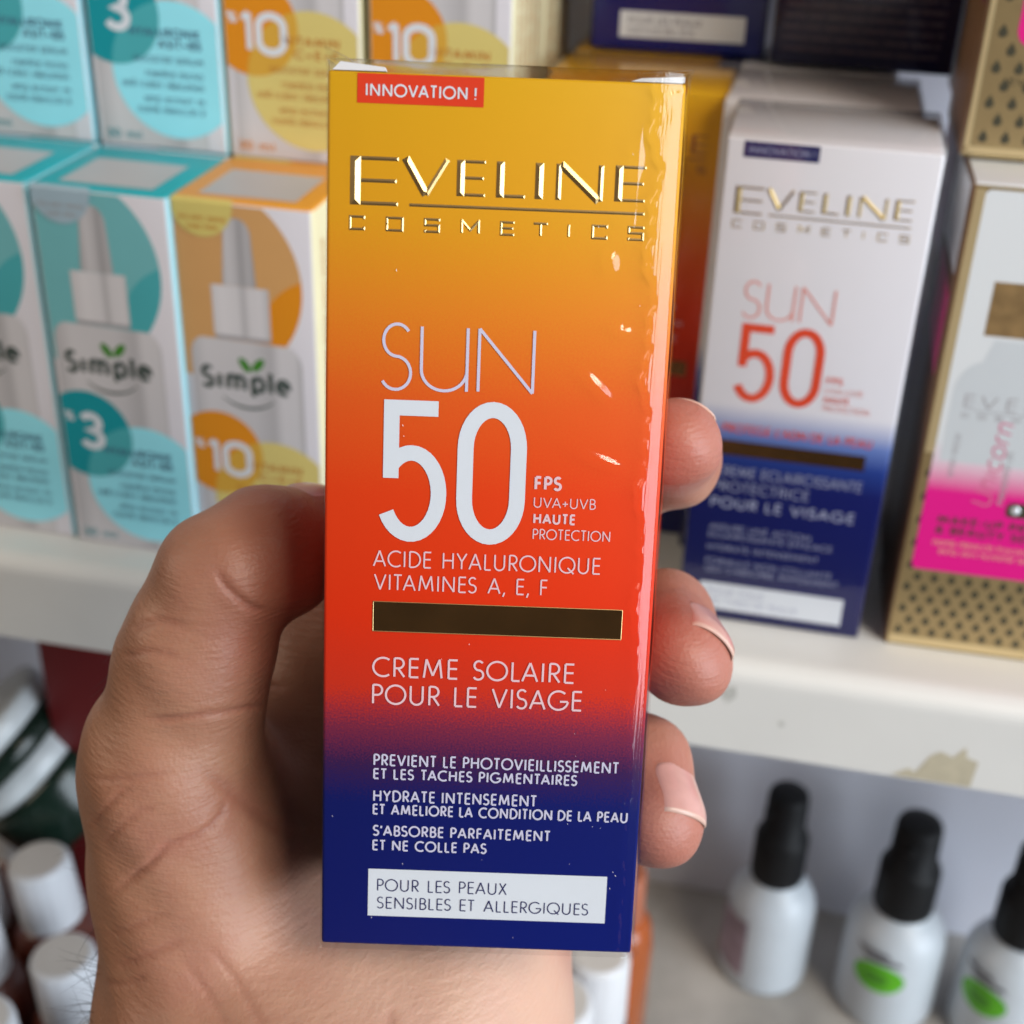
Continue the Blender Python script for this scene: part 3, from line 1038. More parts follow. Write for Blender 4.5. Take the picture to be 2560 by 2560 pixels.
scar_ink = mat('scarlet_ink', (0.74, 0.07, 0.025, 1), 0.4)
slate_white = mat('pale_blue_ink', (0.30, 0.32, 0.46, 1), 0.4)
wrap_top = fm


def film_box(root, w_, d_, h_, off=.0004):
    o = bm_obj('clear_wrap', carton_bm(w_ + 2 * off, d_ + 2 * off, h_ + 2 * off, .0008, 2), fm, root, True)
    for v in o.data.vertices:
        v.co.x -= off
        v.co.y -= off
        v.co.z -= off * .2
        if v.co.z > h_ * .9:
            v.co.z += .0005 * sin(v.co.x * 400) + .0004
    return o


def bleaching_carton(loc, yaw, label):
    root = thing('face_cream_box', loc, yaw, label, 'box', 'white and navy face cream cartons')
    bm_obj('carton', carton_bm(BW, BD, BH, .0008, 2), m_whiteblue, root, True)

    def T(s, x0, z, cap, x1, t, m, **k):
        return text('lettering', s, x0 * MM, z * MM, cap * MM, (x1 - x0) * MM, t * MM, m, root, **k)
    rect('corner_flash', 4.3 * MM, 135.6 * MM, 22.7 * MM, 139.6 * MM, navy_ink, root)
    T('INNOVATION !', 5.6, 136.6, 1.9, 21.6, .26, slate_white)
    brand_block(root, gold_dull)
    T('S', 8.3, 93.8, 10.4, 13.15, .55, blush_ink)
    T('^1', 14.3, 93.85, 10.1, 21.7, .55, blush_ink)
    T('N', 23.0, 93.95, 10.0, 31.75, .55, blush_ink)
    T('5', 8.3, 70.15, 22.3, 18.85, 2.3, scar_ink)
    T('0', 20.4, 70.15, 22.5, 31.05, 2.3, scar_ink)
    T('FPS', 32.45, 77.9, 2.0, 36.7, .34, scar_ink)
    T('UVA+UVB', 32.45, 75.2, 1.7, 42.1, .17, blush_ink)
    T('HAUTE', 32.5, 72.6, 1.75, 39.1, .3, scar_ink)
    T('PROTECTION', 32.5, 70.1, 1.75, 44.6, .18, blush_ink)
    T("PROTEGE L'ADN DE LA PEAU", 7.0, 60.6, 2.7, 46.8, .34, scar_ink)
    rect('foil_bar', 6.5 * MM, 53.7 * MM, 45.8 * MM, 58.2 * MM, dark_foil, root, y0=-7e-5)
    T('CREME ECLAIRCISSANTE', 6, 47.2, 3.2, 46.2, .36, slate_white)
    T('PROTECTRICE', 6, 42.4, 3.2, 32.6, .36, slate_white)
    T('POUR LE VISAGE', 6, 37.1, 3.4, 45.7, .6, slate_white)
    T('ASSURE UNE ACTION', 6.5, 29.9, 1.9, 34.6, .26, slate_white)
    T('ECLAIRCISSANTE EFFICACE', 6.5, 27.3, 1.9, 41, .26, slate_white)
    T('HYDRATE INTENSEMENT', 6.5, 23.2, 1.9, 37.7, .26, slate_white)
    T('FORMULE NON COLLANTE', 6.5, 18.6, 1.9, 42, .26, slate_white)
    T("QUI S'ABSORBE RAPIDEMENT", 6.5, 16.0, 1.9, 44.2, .26, slate_white)
    rect('white_panel', 5.6 * MM, 3.5 * MM, 46.5 * MM, 12.3 * MM, white_ink, root)
    T('POUR TOUS', 8, 8.4, 2.0, 24, .2, slate_white)
    T('LES TYPES DE PEAUX', 8, 5.2, 2.0, 34, .2, slate_white)
    film_box(root, BW, BD, BH)
    return root


YW = radians(-11.5)
EW = Vector((cos(YW), sin(YW), 0))
EWB = Vector((-sin(YW), cos(YW), 0))
Wp = Vector((0.0497, 0.3453, 0.0))
bleaching_carton(Wp, YW, 'white and navy face cream carton with a red 50, standing on the shelf')


def plain_carton(name, loc, yaw, m, label, group, front=None):
    root = thing(name, loc, yaw, label, 'box', group)
    bm_obj('carton', carton_bm(BW, BD, BH, .0008, 2), m, root, True)
    if front:
        front(root)
    film_box(root, BW, BD, BH)
    return root


plain_carton('face_cream_box', Wp + EWB * .0385 - EW * .004, YW, m_whiteblue, 'white carton directly behind the white and navy one, only its wrapped top showing', 'white and navy face cream cartons')
plain_carton('face_cream_box', Wp + EWB * .0770 - EW * .010, YW, m_whiteblue, 'white carton at the back of the row, only a strip of its top showing', 'white and navy face cream cartons')


def navy_front(root):
    rect('white_panel', 8.5 * MM, 3.6 * MM, 46.0 * MM, 11.2 * MM, white_ink, root)
    text('lettering', 'POUR LES PEAUX', 11 * MM, 7.6 * MM, 2.1 * MM, 22 * MM, .22 * MM, navy_ink, root)
    text('lettering', 'SENSIBLES', 11 * MM, 4.6 * MM, 2.1 * MM, 20 * MM, .22 * MM, navy_ink, root)
    text('lettering', 'ET NE COLLE PAS', 8.3 * MM, 17.0 * MM, 2.0 * MM, 20 * MM, .26 * MM, slate_white, root)


def rough_front(root):
    pp = []
    for k in range(26):
        pp += greek(3 * MM, (4 + 3.1 * k) * MM, 48 * MM, 1.5 * MM, .2 * MM, 80 + k)
    ribbon_mesh('fine_print', pp, .22 * MM, mat('mauve_ink', (0.15, 0.10, 0.14, 1), .4), root, -1e-4)


# orange sunscreen cartons behind the held one and the navy cartons on top
Ep = Vector((0.0050, 0.4010, 0.0))
eo = plain_carton('sunscreen_box', Ep, YW, m_sun, 'orange sunscreen carton on the shelf half hidden behind the held carton', 'orange sunscreen cartons on the shelf', lambda r: sun_front(r, False))
plain_carton('sunscreen_box', Ep + EWB * .0385 + EW * .001, YW, m_sun, 'sunscreen carton behind the other shelf one, only its wrapped top showing', 'orange sunscreen cartons on the shelf')
plain_carton('navy_box', Vector((0.0190, 0.4420, BH + .0012)), YW + .05, m_sun, 'navy bottom of a carton with a white panel, on top of the orange carton', 'cartons in the top row at the right', navy_front)
plain_carton('navy_box', Vector((0.0718, 0.4280, BH + .0012)), YW, m_navycarton, 'dark navy and purple carton back covered in fine print, on top of the white carton', 'cartons in the top row at the right', rough_front)

# gold, white and pink cartons at the right
gold_board = mat('matt_gold_board', (0.42, 0.31, 0.15, 1), 0.36, 0.55, vary=.05, scale=200)
gold_edge = mat('pale_gold_edge', (0.70, 0.55, 0.30, 1), 0.32, 0.5, vary=.04)
pearl = mat('pearl_white_board', (0.70, 0.73, 0.75, 1), 0.35, vary=.02)
drop_ink = mat('black_drop_ink', (0.05, 0.045, 0.025, 1), 0.45)
magenta = mat('magenta_ink', (0.72, 0.010, 0.22, 1), 0.4, vary=.02)
plum = mat('plum_side_board', (0.16, 0.012, 0.06, 1), 0.4)
brown_side = mat('brown_side_board', (0.17, 0.09, 0.045, 1), 0.45, vary=.15, scale=200)
cocoa = mat('bronze_panel', (0.36, 0.23, 0.10, 1), 0.42, 0.5, vary=.2, scale=260)
grey_bottle = mat('frosted_bottle_print', (0.56, 0.60, 0.63, 1), 0.4, vary=.02)
m_pinkblend = ramp_mat('white_pink_print', [(0.0, (0.70, 0.010, 0.22, 1)), (0.051, (0.72, 0.014, 0.24, 1)), (0.060, (0.68, 0.55, 0.62, 1)), (0.066, (0.66, 0.69, 0.71, 1)), (0.13, (0.68, 0.71, 0.73, 1))], .14, halftone=.015)


def drop(cx, cz, r):
    return [(cx, cz + 1.9 * r)] + [(cx + r * cos(radians(a)), cz + r * sin(radians(a))) for a in range(35, -216, -25)]


def drops(root, x0, z0, x1, z1, step, r, y0, skip=None):
    V, Fc = [], []
    row = 0
    z = z0
    while z < z1:
        x = x0 + (step * .5 if row % 2 else 0)
        while x < x1:
            if not (skip and skip(x, z)):
                k = len(V)
                P = drop(x, z, r)
                V += [(p[0] * MM, y0, p[1] * MM) for p in P]
                Fc.append(tuple(range(k, k + len(P))))
            x += step
        row += 1
        z += step * .78
    return mesh_obj('drop_pattern', V, Fc, drop_ink, root)


GW, GD, GH = .055, .042, .1345


def primer_carton(loc, yaw, label):
    root = thing('primer_box', loc, yaw, label, 'box', 'gold primer cartons')
    c = bm_obj('carton', carton_bm(GW, GD, GH, .0012, 3), gold_board, root, True)
    c.data.materials.append(brown_side)
    c.data.materials.append(pearl)
    for p in c.data.polygons:
        if p.normal.x < -.7:
            p.material_index = 1
        elif p.normal.z > .7:
            p.material_index = 2
    rect('bottom_band', 1.0 * MM, 1.0 * MM, 54 * MM, 3.6 * MM, gold_edge, root, y0=-4e-5)
    drops(root, 3.2, 5.4, 53, 62, 4.6, 1.05, -5e-5, lambda x, z: x > 4.4 and z > 25)
    # white to pink front panel
    p = rect('front_panel', 3.3 * MM, 26.2 * MM, 54 * MM, 133 * MM, m_pinkblend, root, y0=-8e-5, r=.0015)
    rect('side_band', .9 * MM, 62 * MM, 3.3 * MM, 133 * MM, gold_edge, root, y0=-8e-5)
    poly('bottle_print', [(x * MM, z * MM) for x, z in [(5.0, 60)] + [(5.0, 80)] + arc(12, 80, 7, 9, 180, 100, 8) + [(12.5, 95), (40, 95)] + arc(41, 80, 7, 9, 80, 0, 8) + [(48, 60)]], grey_bottle, root, y0=-1.0e-4)
    rect('window_panel', 9.6 * MM, 96 * MM, 43 * MM, 110.3 * MM, cocoa, root, y0=-1.2e-4)
    text('brand_word', 'EVELINE', 8.2 * MM, 75.9 * MM, 3.8 * MM, 34 * MM, .42 * MM, grey_shade, root, y0=-1.3e-4, gap=.5)
    text('sub_brand_word', '~C~O~S~M~E~T~I~C~S', 8.2 * MM, 73.0 * MM, 1.3 * MM, 34 * MM, .3 * MM, grey_shade, root, y0=-1.3e-4, gap=2.0)
    rect('brand_rule', 11 * MM, 75.0 * MM, 42 * MM, 75.25 * MM, grey_shade, root, y0=-1.3e-4)
    # upright script word
    paths = layout('Unicorn', 0, 0, 5.6 * MM, 26 * MM, .55 * MM, gap=.16)
    f = lambda x, y, z: ((20.4 * MM - z * .95 + x * .06), y, 47.5 * MM + x * .95 + z * .25)
    ribbon_mesh('script_word', paths, .55 * MM, mat('rose_ink', (0.62, 0.16, 0.28, 1), .4), root, -1.4e-4, f)
    f2 = lambda x, y, z: (9.2 * MM - z, y, 55.5 * MM + x)
    ribbon_mesh('upright_caption', greek(0, 0, 14 * MM, 1.8 * MM, .2 * MM, 7), .24 * MM, grey_shade, root, -1.4e-4, f2)
    f3 = lambda x, y, z: (23.4 * MM - z, y, 49 * MM + x)
    ribbon_mesh('upright_caption', greek(0, 0, 15 * MM, 2.0 * MM, .2 * MM, 9), .28 * MM, grey_shade, root, -1.4e-4, f3)
    text('lettering', 'MAKE-UP PRIMER', 7.7 * MM, 41.2 * MM, 2.5 * MM, 32 * MM, .5 * MM, drop_ink, root, y0=-1.4e-4)
    text('lettering', '& BEAUTY SERUM', 7.7 * MM, 38.0 * MM, 2.5 * MM, 32 * MM, .5 * MM, drop_ink, root, y0=-1.4e-4)
    ribbon_mesh('fine_print', greek(7.8 * MM, 34.4 * MM, 40 * MM, 1.9 * MM, .3 * MM, 3) + greek(9.8 * MM, 31.8 * MM, 36 * MM, 1.9 * MM, .3 * MM, 4), .3 * MM, blush_ink, root, -1.4e-4)
    # rhinestone clasp print
    rect('clasp_print', 24.6 * MM, 45.4 * MM, 38 * MM, 49.8 * MM, drop_ink, root, y0=-1.5e-4, r=.0015)
    bm = bmesh.new()
    bmesh.ops.create_icosphere(bm, subdivisions=2, radius=.0013)
    for v in bm.verts:
        v.co = Vector((v.co.x + 26.9 * MM, v.co.y * .35 - 1.5e-4, v.co.z + 47.6 * MM))
    bm_obj('rhinestone', bm, mat('rhinestone_glass', (0.8, 0.85, 0.9, 1), .08, .3), root, True)
    # plum panel and printed word on the left side
    mesh_obj('side_panel', [(-1e-4, y, z) for y, z in ((.004, .082), (.036, .086), (.036, .108), (.004, .104))], [(0, 3, 2, 1)], magenta, root)
    mesh_obj('side_panel', [(-1e-4, y, z) for y, z in ((.003, .110), (.04, .110), (.04, .133), (.003, .133))], [(0, 3, 2, 1)], pearl, root)
    return root


YG = radians(-10.5)
EG = Vector((cos(YG), sin(YG), 0))
EGB = Vector((-sin(YG), cos(YG), 0))
Gp = Vector((0.1080, 0.3332, 0.0))
primer_carton(Gp, YG, 'gold carton with white and magenta front panel standing on the shelf at the right edge')
for off, zz, lb in ((.0430, 0.0, 'dark side of the gold carton behind the magenta-panelled one, beside the white carton'), (.0630, GH + .0006, 'brown side of the gold carton behind the top right one')):
    gb = thing('primer_box', Gp + EGB * off + EG * .0006 + Vector((0, 0, zz)), YG, lb, 'box', 'gold primer cartons')
    bm_obj('carton', carton_bm(GW, GD, GH, .0012, 3), brown_side, gb, True)
    mesh_obj('side_panel', [(-1e-4, y, z) for y, z in ((.003, .100), (.04, .100), (.04, .130), (.003, .130))], [(0, 3, 2, 1)], plum, gb)
g1 = thing('primer_box', Vector((0.1092, 0.3530, GH + .0006)), YG, 'gold carton with black drop pattern and a magenta corner, top right', 'box', 'gold primer cartons')
c = bm_obj('carton', carton_bm(GW, GD, GH, .0016, 3), gold_board, g1, True)
c.data.materials.append(brown_side)
c.data.materials.append(gold_edge)
for p in c.data.polygons:
    if p.normal.x < -.7:
        p.material_index = 1
    elif abs(p.normal.x) < .99 and abs(p.normal.y) < .99 and abs(p.normal.z) < .99:
        p.material_index = 2
rect('bottom_band', 1.6 * MM, 1.2 * MM, 53 * MM, 3.0 * MM, gold_edge, g1, y0=-4e-5)
rect('side_band', .9 * MM, 3.0 * MM, 2.2 * MM, 133 * MM, gold_edge, g1, y0=-4e-5)
drops(g1, 5.0, 5.2, 53, 40, 5.4, 1.15, -5e-5, lambda x, z: x > 7.5 and z > 27)
rect('front_panel', 8.4 * MM, 27.5 * MM, 54 * MM, 133 * MM, magenta, g1, y0=-8e-5, r=.004)
text('brand_word', 'EVELINE', 8.6 * MM, 18.4 * MM, 1.7 * MM, 14 * MM, .24 * MM, drop_ink, g1, y0=-1e-4)
pp = []
for k in range(9):
    pp += greek(0, (.004 + .004 * k), .06, .0018, .0003, 300 + k)
V, Fc = [], []
for i, p in enumerate(pp):
    L, Rr = strip(p, .0004)
    b = len(V)
    for a, q in zip(L, Rr):
        V += [(-1e-4 - 3e-6 * (i % 6), a[1], .030 + a[0]), (-1e-4 - 3e-6 * (i % 6), q[1], .030 + q[0])]
    Fc += [(b + 2 * j, b + 2 * j + 1, b + 2 * j + 3, b + 2 * j + 2) for j in range(len(L) - 1)]
mesh_obj('side_print', V, Fc, mat('tan_ink', (0.30, 0.17, 0.08, 1), .45), g1)
mesh_obj('side_panel', [(-8e-5, y, z) for y, z in ((.003, .036), (.040, .036), (.040, .13), (.003, .13))], [(0, 3, 2, 1)], plum, g1)

# ------------------------------------------------------------------ things on the lower shelf
spray_white = mat('white_bottle_plastic', (0.54, 0.59, 0.64, 1), 0.35, vary=.02, sss=.1)
cap_black = mat('black_cap_plastic', (0.006, 0.006, 0.007, 1), 0.55, vary=.05, spec=.25)
lab_green = mat('bright_green_print', (0.11, 0.46, 0.012, 1), 0.45, vary=.08, scale=160)
lab_grey = mat('grey_script_print', (0.16, 0.16, 0.18, 1), 0.5, vary=.2)
lab_mauve = mat('mauve_label_print', (0.30, 0.22, 0.27, 1), 0.5, vary=.3, scale=120)


def curved(name, R_, a0, a1, z0, z1, m, parent, ellipse=True, tilt=0.0):
    V, Fc = [], []
    N = 24
    if ellipse:
        V.append((0, 0))
        for q in range(1, 6):
            for i in range(N):
                t = 2 * pi * i / N
                V.append((.1 * q * cos(t), .1 * q * sin(t)))
        Fc = [(0, 1 + i, 1 + (i + 1) % N) for i in range(N)]
        for q in range(4):
            Fc += [(1 + q * N + i, 1 + (q + 1) * N + i, 1 + (q + 1) * N + (i + 1) % N, 1 + q * N + (i + 1) % N) for i in range(N)]
    else:
        for j in range(2):
            for i in range(9):
                V.append((i / 8 - .5, j - .5))
        Fc = [(i, i + 1, i + 10, i + 9) for i in range(8)]
    out = []
    for u, v in V:
        u, v = u * cos(tilt) - v * sin(tilt) * .5, u * sin(tilt) * .6 + v * cos(tilt)
        a = (a0 + a1) / 2 + u * (a1 - a0)
        out.append((R_ * cos(a), R_ * sin(a), (z0 + z1) / 2 + v * (z1 - z0)))
    return mesh_obj(name, out, Fc, m, parent, True)


def spray_bottle(loc, facing, label, style):
    root = thing('spray_bottle', loc, 0, label, 'bottle', 'white spray bottles with black caps on the lower shelf')
    pr = [(.0150, 0), (.0172, .0008), (.0182, .004), (.0180, .042), (.0172, .0485), (.0148, .0545), (.0112, .0585), (.0100, .0600), (.0092, .0635)]
    V, Fc = lathe(pr)
    mesh_obj('body', V, Fc, spray_white, root, True)
    V, Fc = lathe([(.0098, .0612), (.0106, .0616), (.0108, .0630), (.0108, .0840), (.0102, .0862), (.0090, .0878), (.0084, .0885), (.0081, .1075), (.0074, .1100), (.0030, .1108)])
    cap = mesh_obj('spray_cap', V, Fc, cap_black, root, True)
    V, Fc = lathe([(.0018, 0), (.0020, .0004), (.0020, .0016), (.0014, .0018)], 12)
    nz_ = mesh_obj('nozzle', [(0.0079 * cos(facing) + z_ * cos(facing) - y_ * sin(facing), 0.0079 * sin(facing) + z_ * sin(facing) + y_ * cos(facing), .1010 + x_) for x_, y_, z_ in V], Fc, cap_black, cap, True)
    f = facing
    if style == 'leaf':
        curved('leaf_print', .0184, f - .54, f + .54, .0255, .0425, lab_green, root, True, .25)
        curved('leaf_core', .0185, f - .30, f + .22, .0300, .0375, mat('dark_leaf_print', (0.06, 0.27, 0.01, 1), .5), root, True, .25)
        curved('script_print', .0185, f - .52, f + .16, .0470, .0500, lab_grey, root, False, .30)
        curved('script_print', .0184, f - .36, f + .42, .0435, .0462, lab_grey, root, False, .30)
    else:
        curved('side_label', .0184, f - .55, f + .45, .010, .044, lab_mauve, root, False, 0)
        curved('pink_flash', .0186, f - .9, f - .45, .004, .024, mat('pink_label_print', (0.66, 0.36, 0.38, 1), .5), root, True, 0)
    return root


sb1 = spray_bottle((0.1150, 0.4340, ZL), radians(-155), 'white spray bottle nearest the fingertips, its label turned to the left', 'plain')
sb2 = spray_bottle((0.1640, 0.4190, ZL), radians(-120), 'white spray bottle with a green leaf print, in the middle of the three', 'leaf')
sb3 = spray_bottle((0.2085, 0.4055, ZL), radians(-140), 'white spray bottle with green leaf print, cut off by the right edge', 'leaf')

for o_, k_ in ((sb1, 1.02), (sb2, 1.12), (sb3, 1.10)):
    o_.scale = (k_, k_, 0.885)

# amber bottles with white caps, lower left and below the carton
amber = mat('amber_bottle_glass', (0.11, 0.026, 0.016, 1), 0.3, vary=.2, coat=.4)
amber_o = mat('orange_brown_bottle', (0.34, 0.075, 0.012, 1), 0.25, vary=.15, coat=.3)
cap_white = mat('white_ribbed_cap', (0.66, 0.67, 0.70, 1), 0.4, vary=.03, sss=.1)
cap_top = mat('cream_cap_top', (0.62, 0.59, 0.56, 1), 0.45, vary=.04)


def capped_bottle(loc, label, rb=.0175, rc=.0125, hb=.058, hc=.04, body=amber, lean=(0, 0), group='amber bottles with white caps on the lower shelf'):
    root = thing('capped_bottle', loc, random.uniform(0, 6), label, 'bottle', group)
    root.rotation_euler = (lean[0], lean[1], random.uniform(0, 6))
    V, Fc = lathe([(rb * .9, 0), (rb, .002), (rb, hb * .8), (rb * .92, hb * .92), (rc * .9, hb)])
    mesh_obj('body', V, Fc, body, root, True)
    # ribbed cap
    N = 54
    V, Fc = [], []
    prof = [(rc * .99, hb - .002), (rc, hb), (rc * .97, hb + hc * .94), (rc * .93, hb + hc - .0006), (rc * .88, hb + hc)]
    for j, (r, z) in enumerate(prof):
        for i in range(N):
            rr = r * (1 - (.022 if (i % 3 == 0 and j < 3) else 0))
            V.append((rr * cos(2 * pi * i / N), rr * sin(2 * pi * i / N), z))
    for j in range(len(prof) - 1):
        for i in range(N):
            Fc.append((j * N + i, j * N + (i + 1) % N, (j + 1) * N + (i + 1) % N, (j + 1) * N + i))
    Fc.append(tuple((len(prof) - 1) * N + i for i in range(N)))
    cap = mesh_obj('cap', V, Fc, cap_white, root, True)
    V = [(rc * .8 * cos(2 * pi * i / 40), rc * .8 * sin(2 * pi * i / 40), hb + hc + .0004) for i in range(40)]
    mesh_obj('cap_disc', V, [tuple(range(40))], cap_top, cap)
    return root


tray_m = mat('dark_red_brown_tray', (0.075, 0.022, 0.016, 1), 0.5, vary=.2, scale=40)
tray = thing('display_tray', sh(0, 0, ZL + .0005), YAW, 'low dark red-brown display tray under the white-capped bottles', 'tray')
for nm, x0, x1, y0, y1, z1 in (('tray_floor', -.27, -.032, -.085, .120, .003), ('tray_wall', -.27, -.032, -.088, -.0852, .016), ('tray_wall', -.27, -.032, .1202, .123, .016), ('tray_wall', -.0318, -.029, -.088, .123, .016), ('tray_wall', -.273, -.2702, -.088, .123, .016)):
    b_ = carton_bm(x1 - x0, y1 - y0, z1, .0004, 1)
    for v in b_.verts:
        v.co += Vector((x0, y0, 0))
    bm_obj(nm, b_, tray_m, tray)
ZT = ZL + .0042
lower = [((-0.2010, 0.4310), 'white-capped amber bottle at the back of the tray, right below the tilted jar'),
         ((-0.1650, 0.3850), 'white-capped amber bottle closest to the dark red carton, behind the wrist'),
         ((-0.1960, 0.3920), 'white-capped amber bottle in the second row of the tray, under the jar'),
         ((-0.1840, 0.3580), 'white-capped amber bottle third from the bottom at the left edge'),
         ((-0.1490, 0.3500), 'white-capped amber bottle beside the hairy edge of the wrist, middle of the tray'),
         ((-0.1715, 0.3230), 'white-capped amber bottle second from the bottom at the left edge'),
         ((-0.1370, 0.3150), 'white-capped amber bottle half hidden by the wrist near the bottom'),
         ((-0.1560, 0.2890), 'white-capped amber bottle at the bottom edge, left of the wrist')]
for (x, y), lb in lower:
    capped_bottle((x, y, ZT), lb, rb=.0162, rc=.0118, hb=.054 + .014 * random.random(), hc=.026, lean=(random.uniform(-.09, .09), random.uniform(-.09, .09)))
capped_bottle((0.0190, 0.3250, ZL), 'white-capped amber bottle under the carton, beside the heel of the hand', rb=.0165, rc=.0145)
capped_bottle((0.0440, 0.3830, ZL), 'tall orange-brown bottle with a tan cap, under the right corner of the carton', rb=.0150, rc=.0105, hb=.082, hc=.02, body=amber_o, group=None)
# tan cap for the tall bottle
tall = bpy.data.objects[[o.name for o in bpy.data.objects if o.get('label', '').startswith('tall orange')][0]]
tan_cap = mat('terracotta_cap', (0.36, 0.12, 0.065, 1), 0.4, vary=.05)
for ch in tall.children:
    if ch.name.startswith('cap'):
        ch.data.materials[0] = tan_cap
        for g in ch.children:
            g.data.materials[0] = tan_cap
capped_bottle((0.0360, 0.3520, ZL), 'small amber bottle with a white cap in front of the tall orange-brown one', rb=.0135, rc=.0115, hb=.062, hc=.030)

# tilted jar with dark band, upper left of the lower shelf
jar = thing('cream_jar', (-0.1700, 0.4300, -0.156), 0, 'white and dark green cream jar lying tilted at the left edge under the shelf', 'jar')
jar.rotation_euler = (radians(-8), radians(-42), radians(10))
jw = mat('jar_white_plastic', (0.62, 0.66, 0.68, 1), .3, vary=.12, scale=60)
jd = mat('jar_dark_green_plastic', (0.006, 0.018, 0.012, 1), .22, vary=.3, scale=40)
V, Fc = lathe([(.020, -.004), (.0275, -.003), (.029, .0), (.029, .018), (.0285, .0225)])
mesh_obj('base', V, Fc, jd, jar, True)
V, Fc = lathe([(.0265, .0226), (.0270, .023), (.0270, .0325), (.026, .033)])
mesh_obj('body', V, Fc, jw, jar, True)
V, Fc = lathe([(.0272, .033), (.0290, .0335), (.0290, .042), (.0275, .0425)])
mesh_obj('dark_band', V, Fc, jd, jar, True)
V, Fc = lathe([(.0275, .0426), (.0285, .043), (.0285, .050), (.0275, .0515), (.024, .0523), (.006, .0527)])
mesh_obj('lid', V, Fc, jw, jar, True)
# carton block that carries the jar, and the red carton beside it
redbox = thing('red_box', (-0.1730, 0.4215, ZT), radians(-10), 'dark red carton standing under the shelf behind the tilted jar', 'box')
m_dred = mat('dark_red_board', (0.15, 0.010, 0.012, 1), .45, vary=.06)
bm_obj('carton', carton_bm(.030, .030, .190, .0008, 2), m_dred, redbox, True)
V = [(.002, -1e-4, .01), (.028, -1e-4, .01), (.028, -1e-4, .03), (.002, -1e-4, .03)]
mesh_obj('front_band', V, [(0, 1, 2, 3)], mat('deep_red_ink', (0.10, 0.006, 0.01, 1), .4), redbox)

# ------------------------------------------------------------------ the hand
HAND = {
    'fore_r': (-0.0341, 0.1359, 0.0052),
    'fore_u': (-0.0194, 0.1421, -0.0041),
    'wr_r': (-0.0450, 0.1746, 0.0046),
    'wr_u': (-0.0195, 0.1804, -0.0014),
    'wr_m': (-0.0328, 0.1762, 0.0033),
    'then0': (-0.0497, 0.1880, 0.0119),
    'then1': (-0.0562, 0.1947, 0.0381),
    'mcp': (-0.0607, 0.1985, 0.0590),
    'then2': (-0.0508, 0.2105, 0.0232),
    'prox': (-0.0558, 0.2035, 0.0799),
    'ip': (-0.0502, 0.2082, 0.0943),
    'dist': (-0.0433, 0.2143, 0.0960),
    'tip': (-0.0383, 0.2216, 0.0956),
    'heel_r': (-0.0396, 0.1941, 0.0025),
    'heel_u': (-0.0130, 0.1956, 0.0051),
    'hyp': (-0.0057, 0.2198, 0.0072),
    'm_i': (-0.0353, 0.2444, 0.0710),
    'm_m': (-0.0216, 0.2381, 0.0640),
    'm_r': (-0.0090, 0.2292, 0.0523),
    'm_p': (0.0013, 0.2208, 0.0375),
    'i_pip': (0.0177, 0.2528, 0.0898),
    'i_dip': (0.0306, 0.2413, 0.1041),
    'i_tip': (0.0294, 0.2253, 0.1154),
    'm_pip': (0.0197, 0.2391, 0.0677),
    'm_dip': (0.0305, 0.2275, 0.0757),
    'm_tip': (0.0320, 0.2067, 0.0816),
    'r_pip': (0.0173, 0.2286, 0.0471),
    'r_dip': (0.0256, 0.2067, 0.0573),
    'r_tip': (0.0282, 0.1935, 0.0551),
    'p_pip': (0.0139, 0.2221, 0.0255),
    'p_dip': (0.0191, 0.2135, 0.0265),
    'p_tip': (0.0170, 0.2088, 0.0223),
}
HAND = {k: np.array(v) for k, v in HAND.items()}
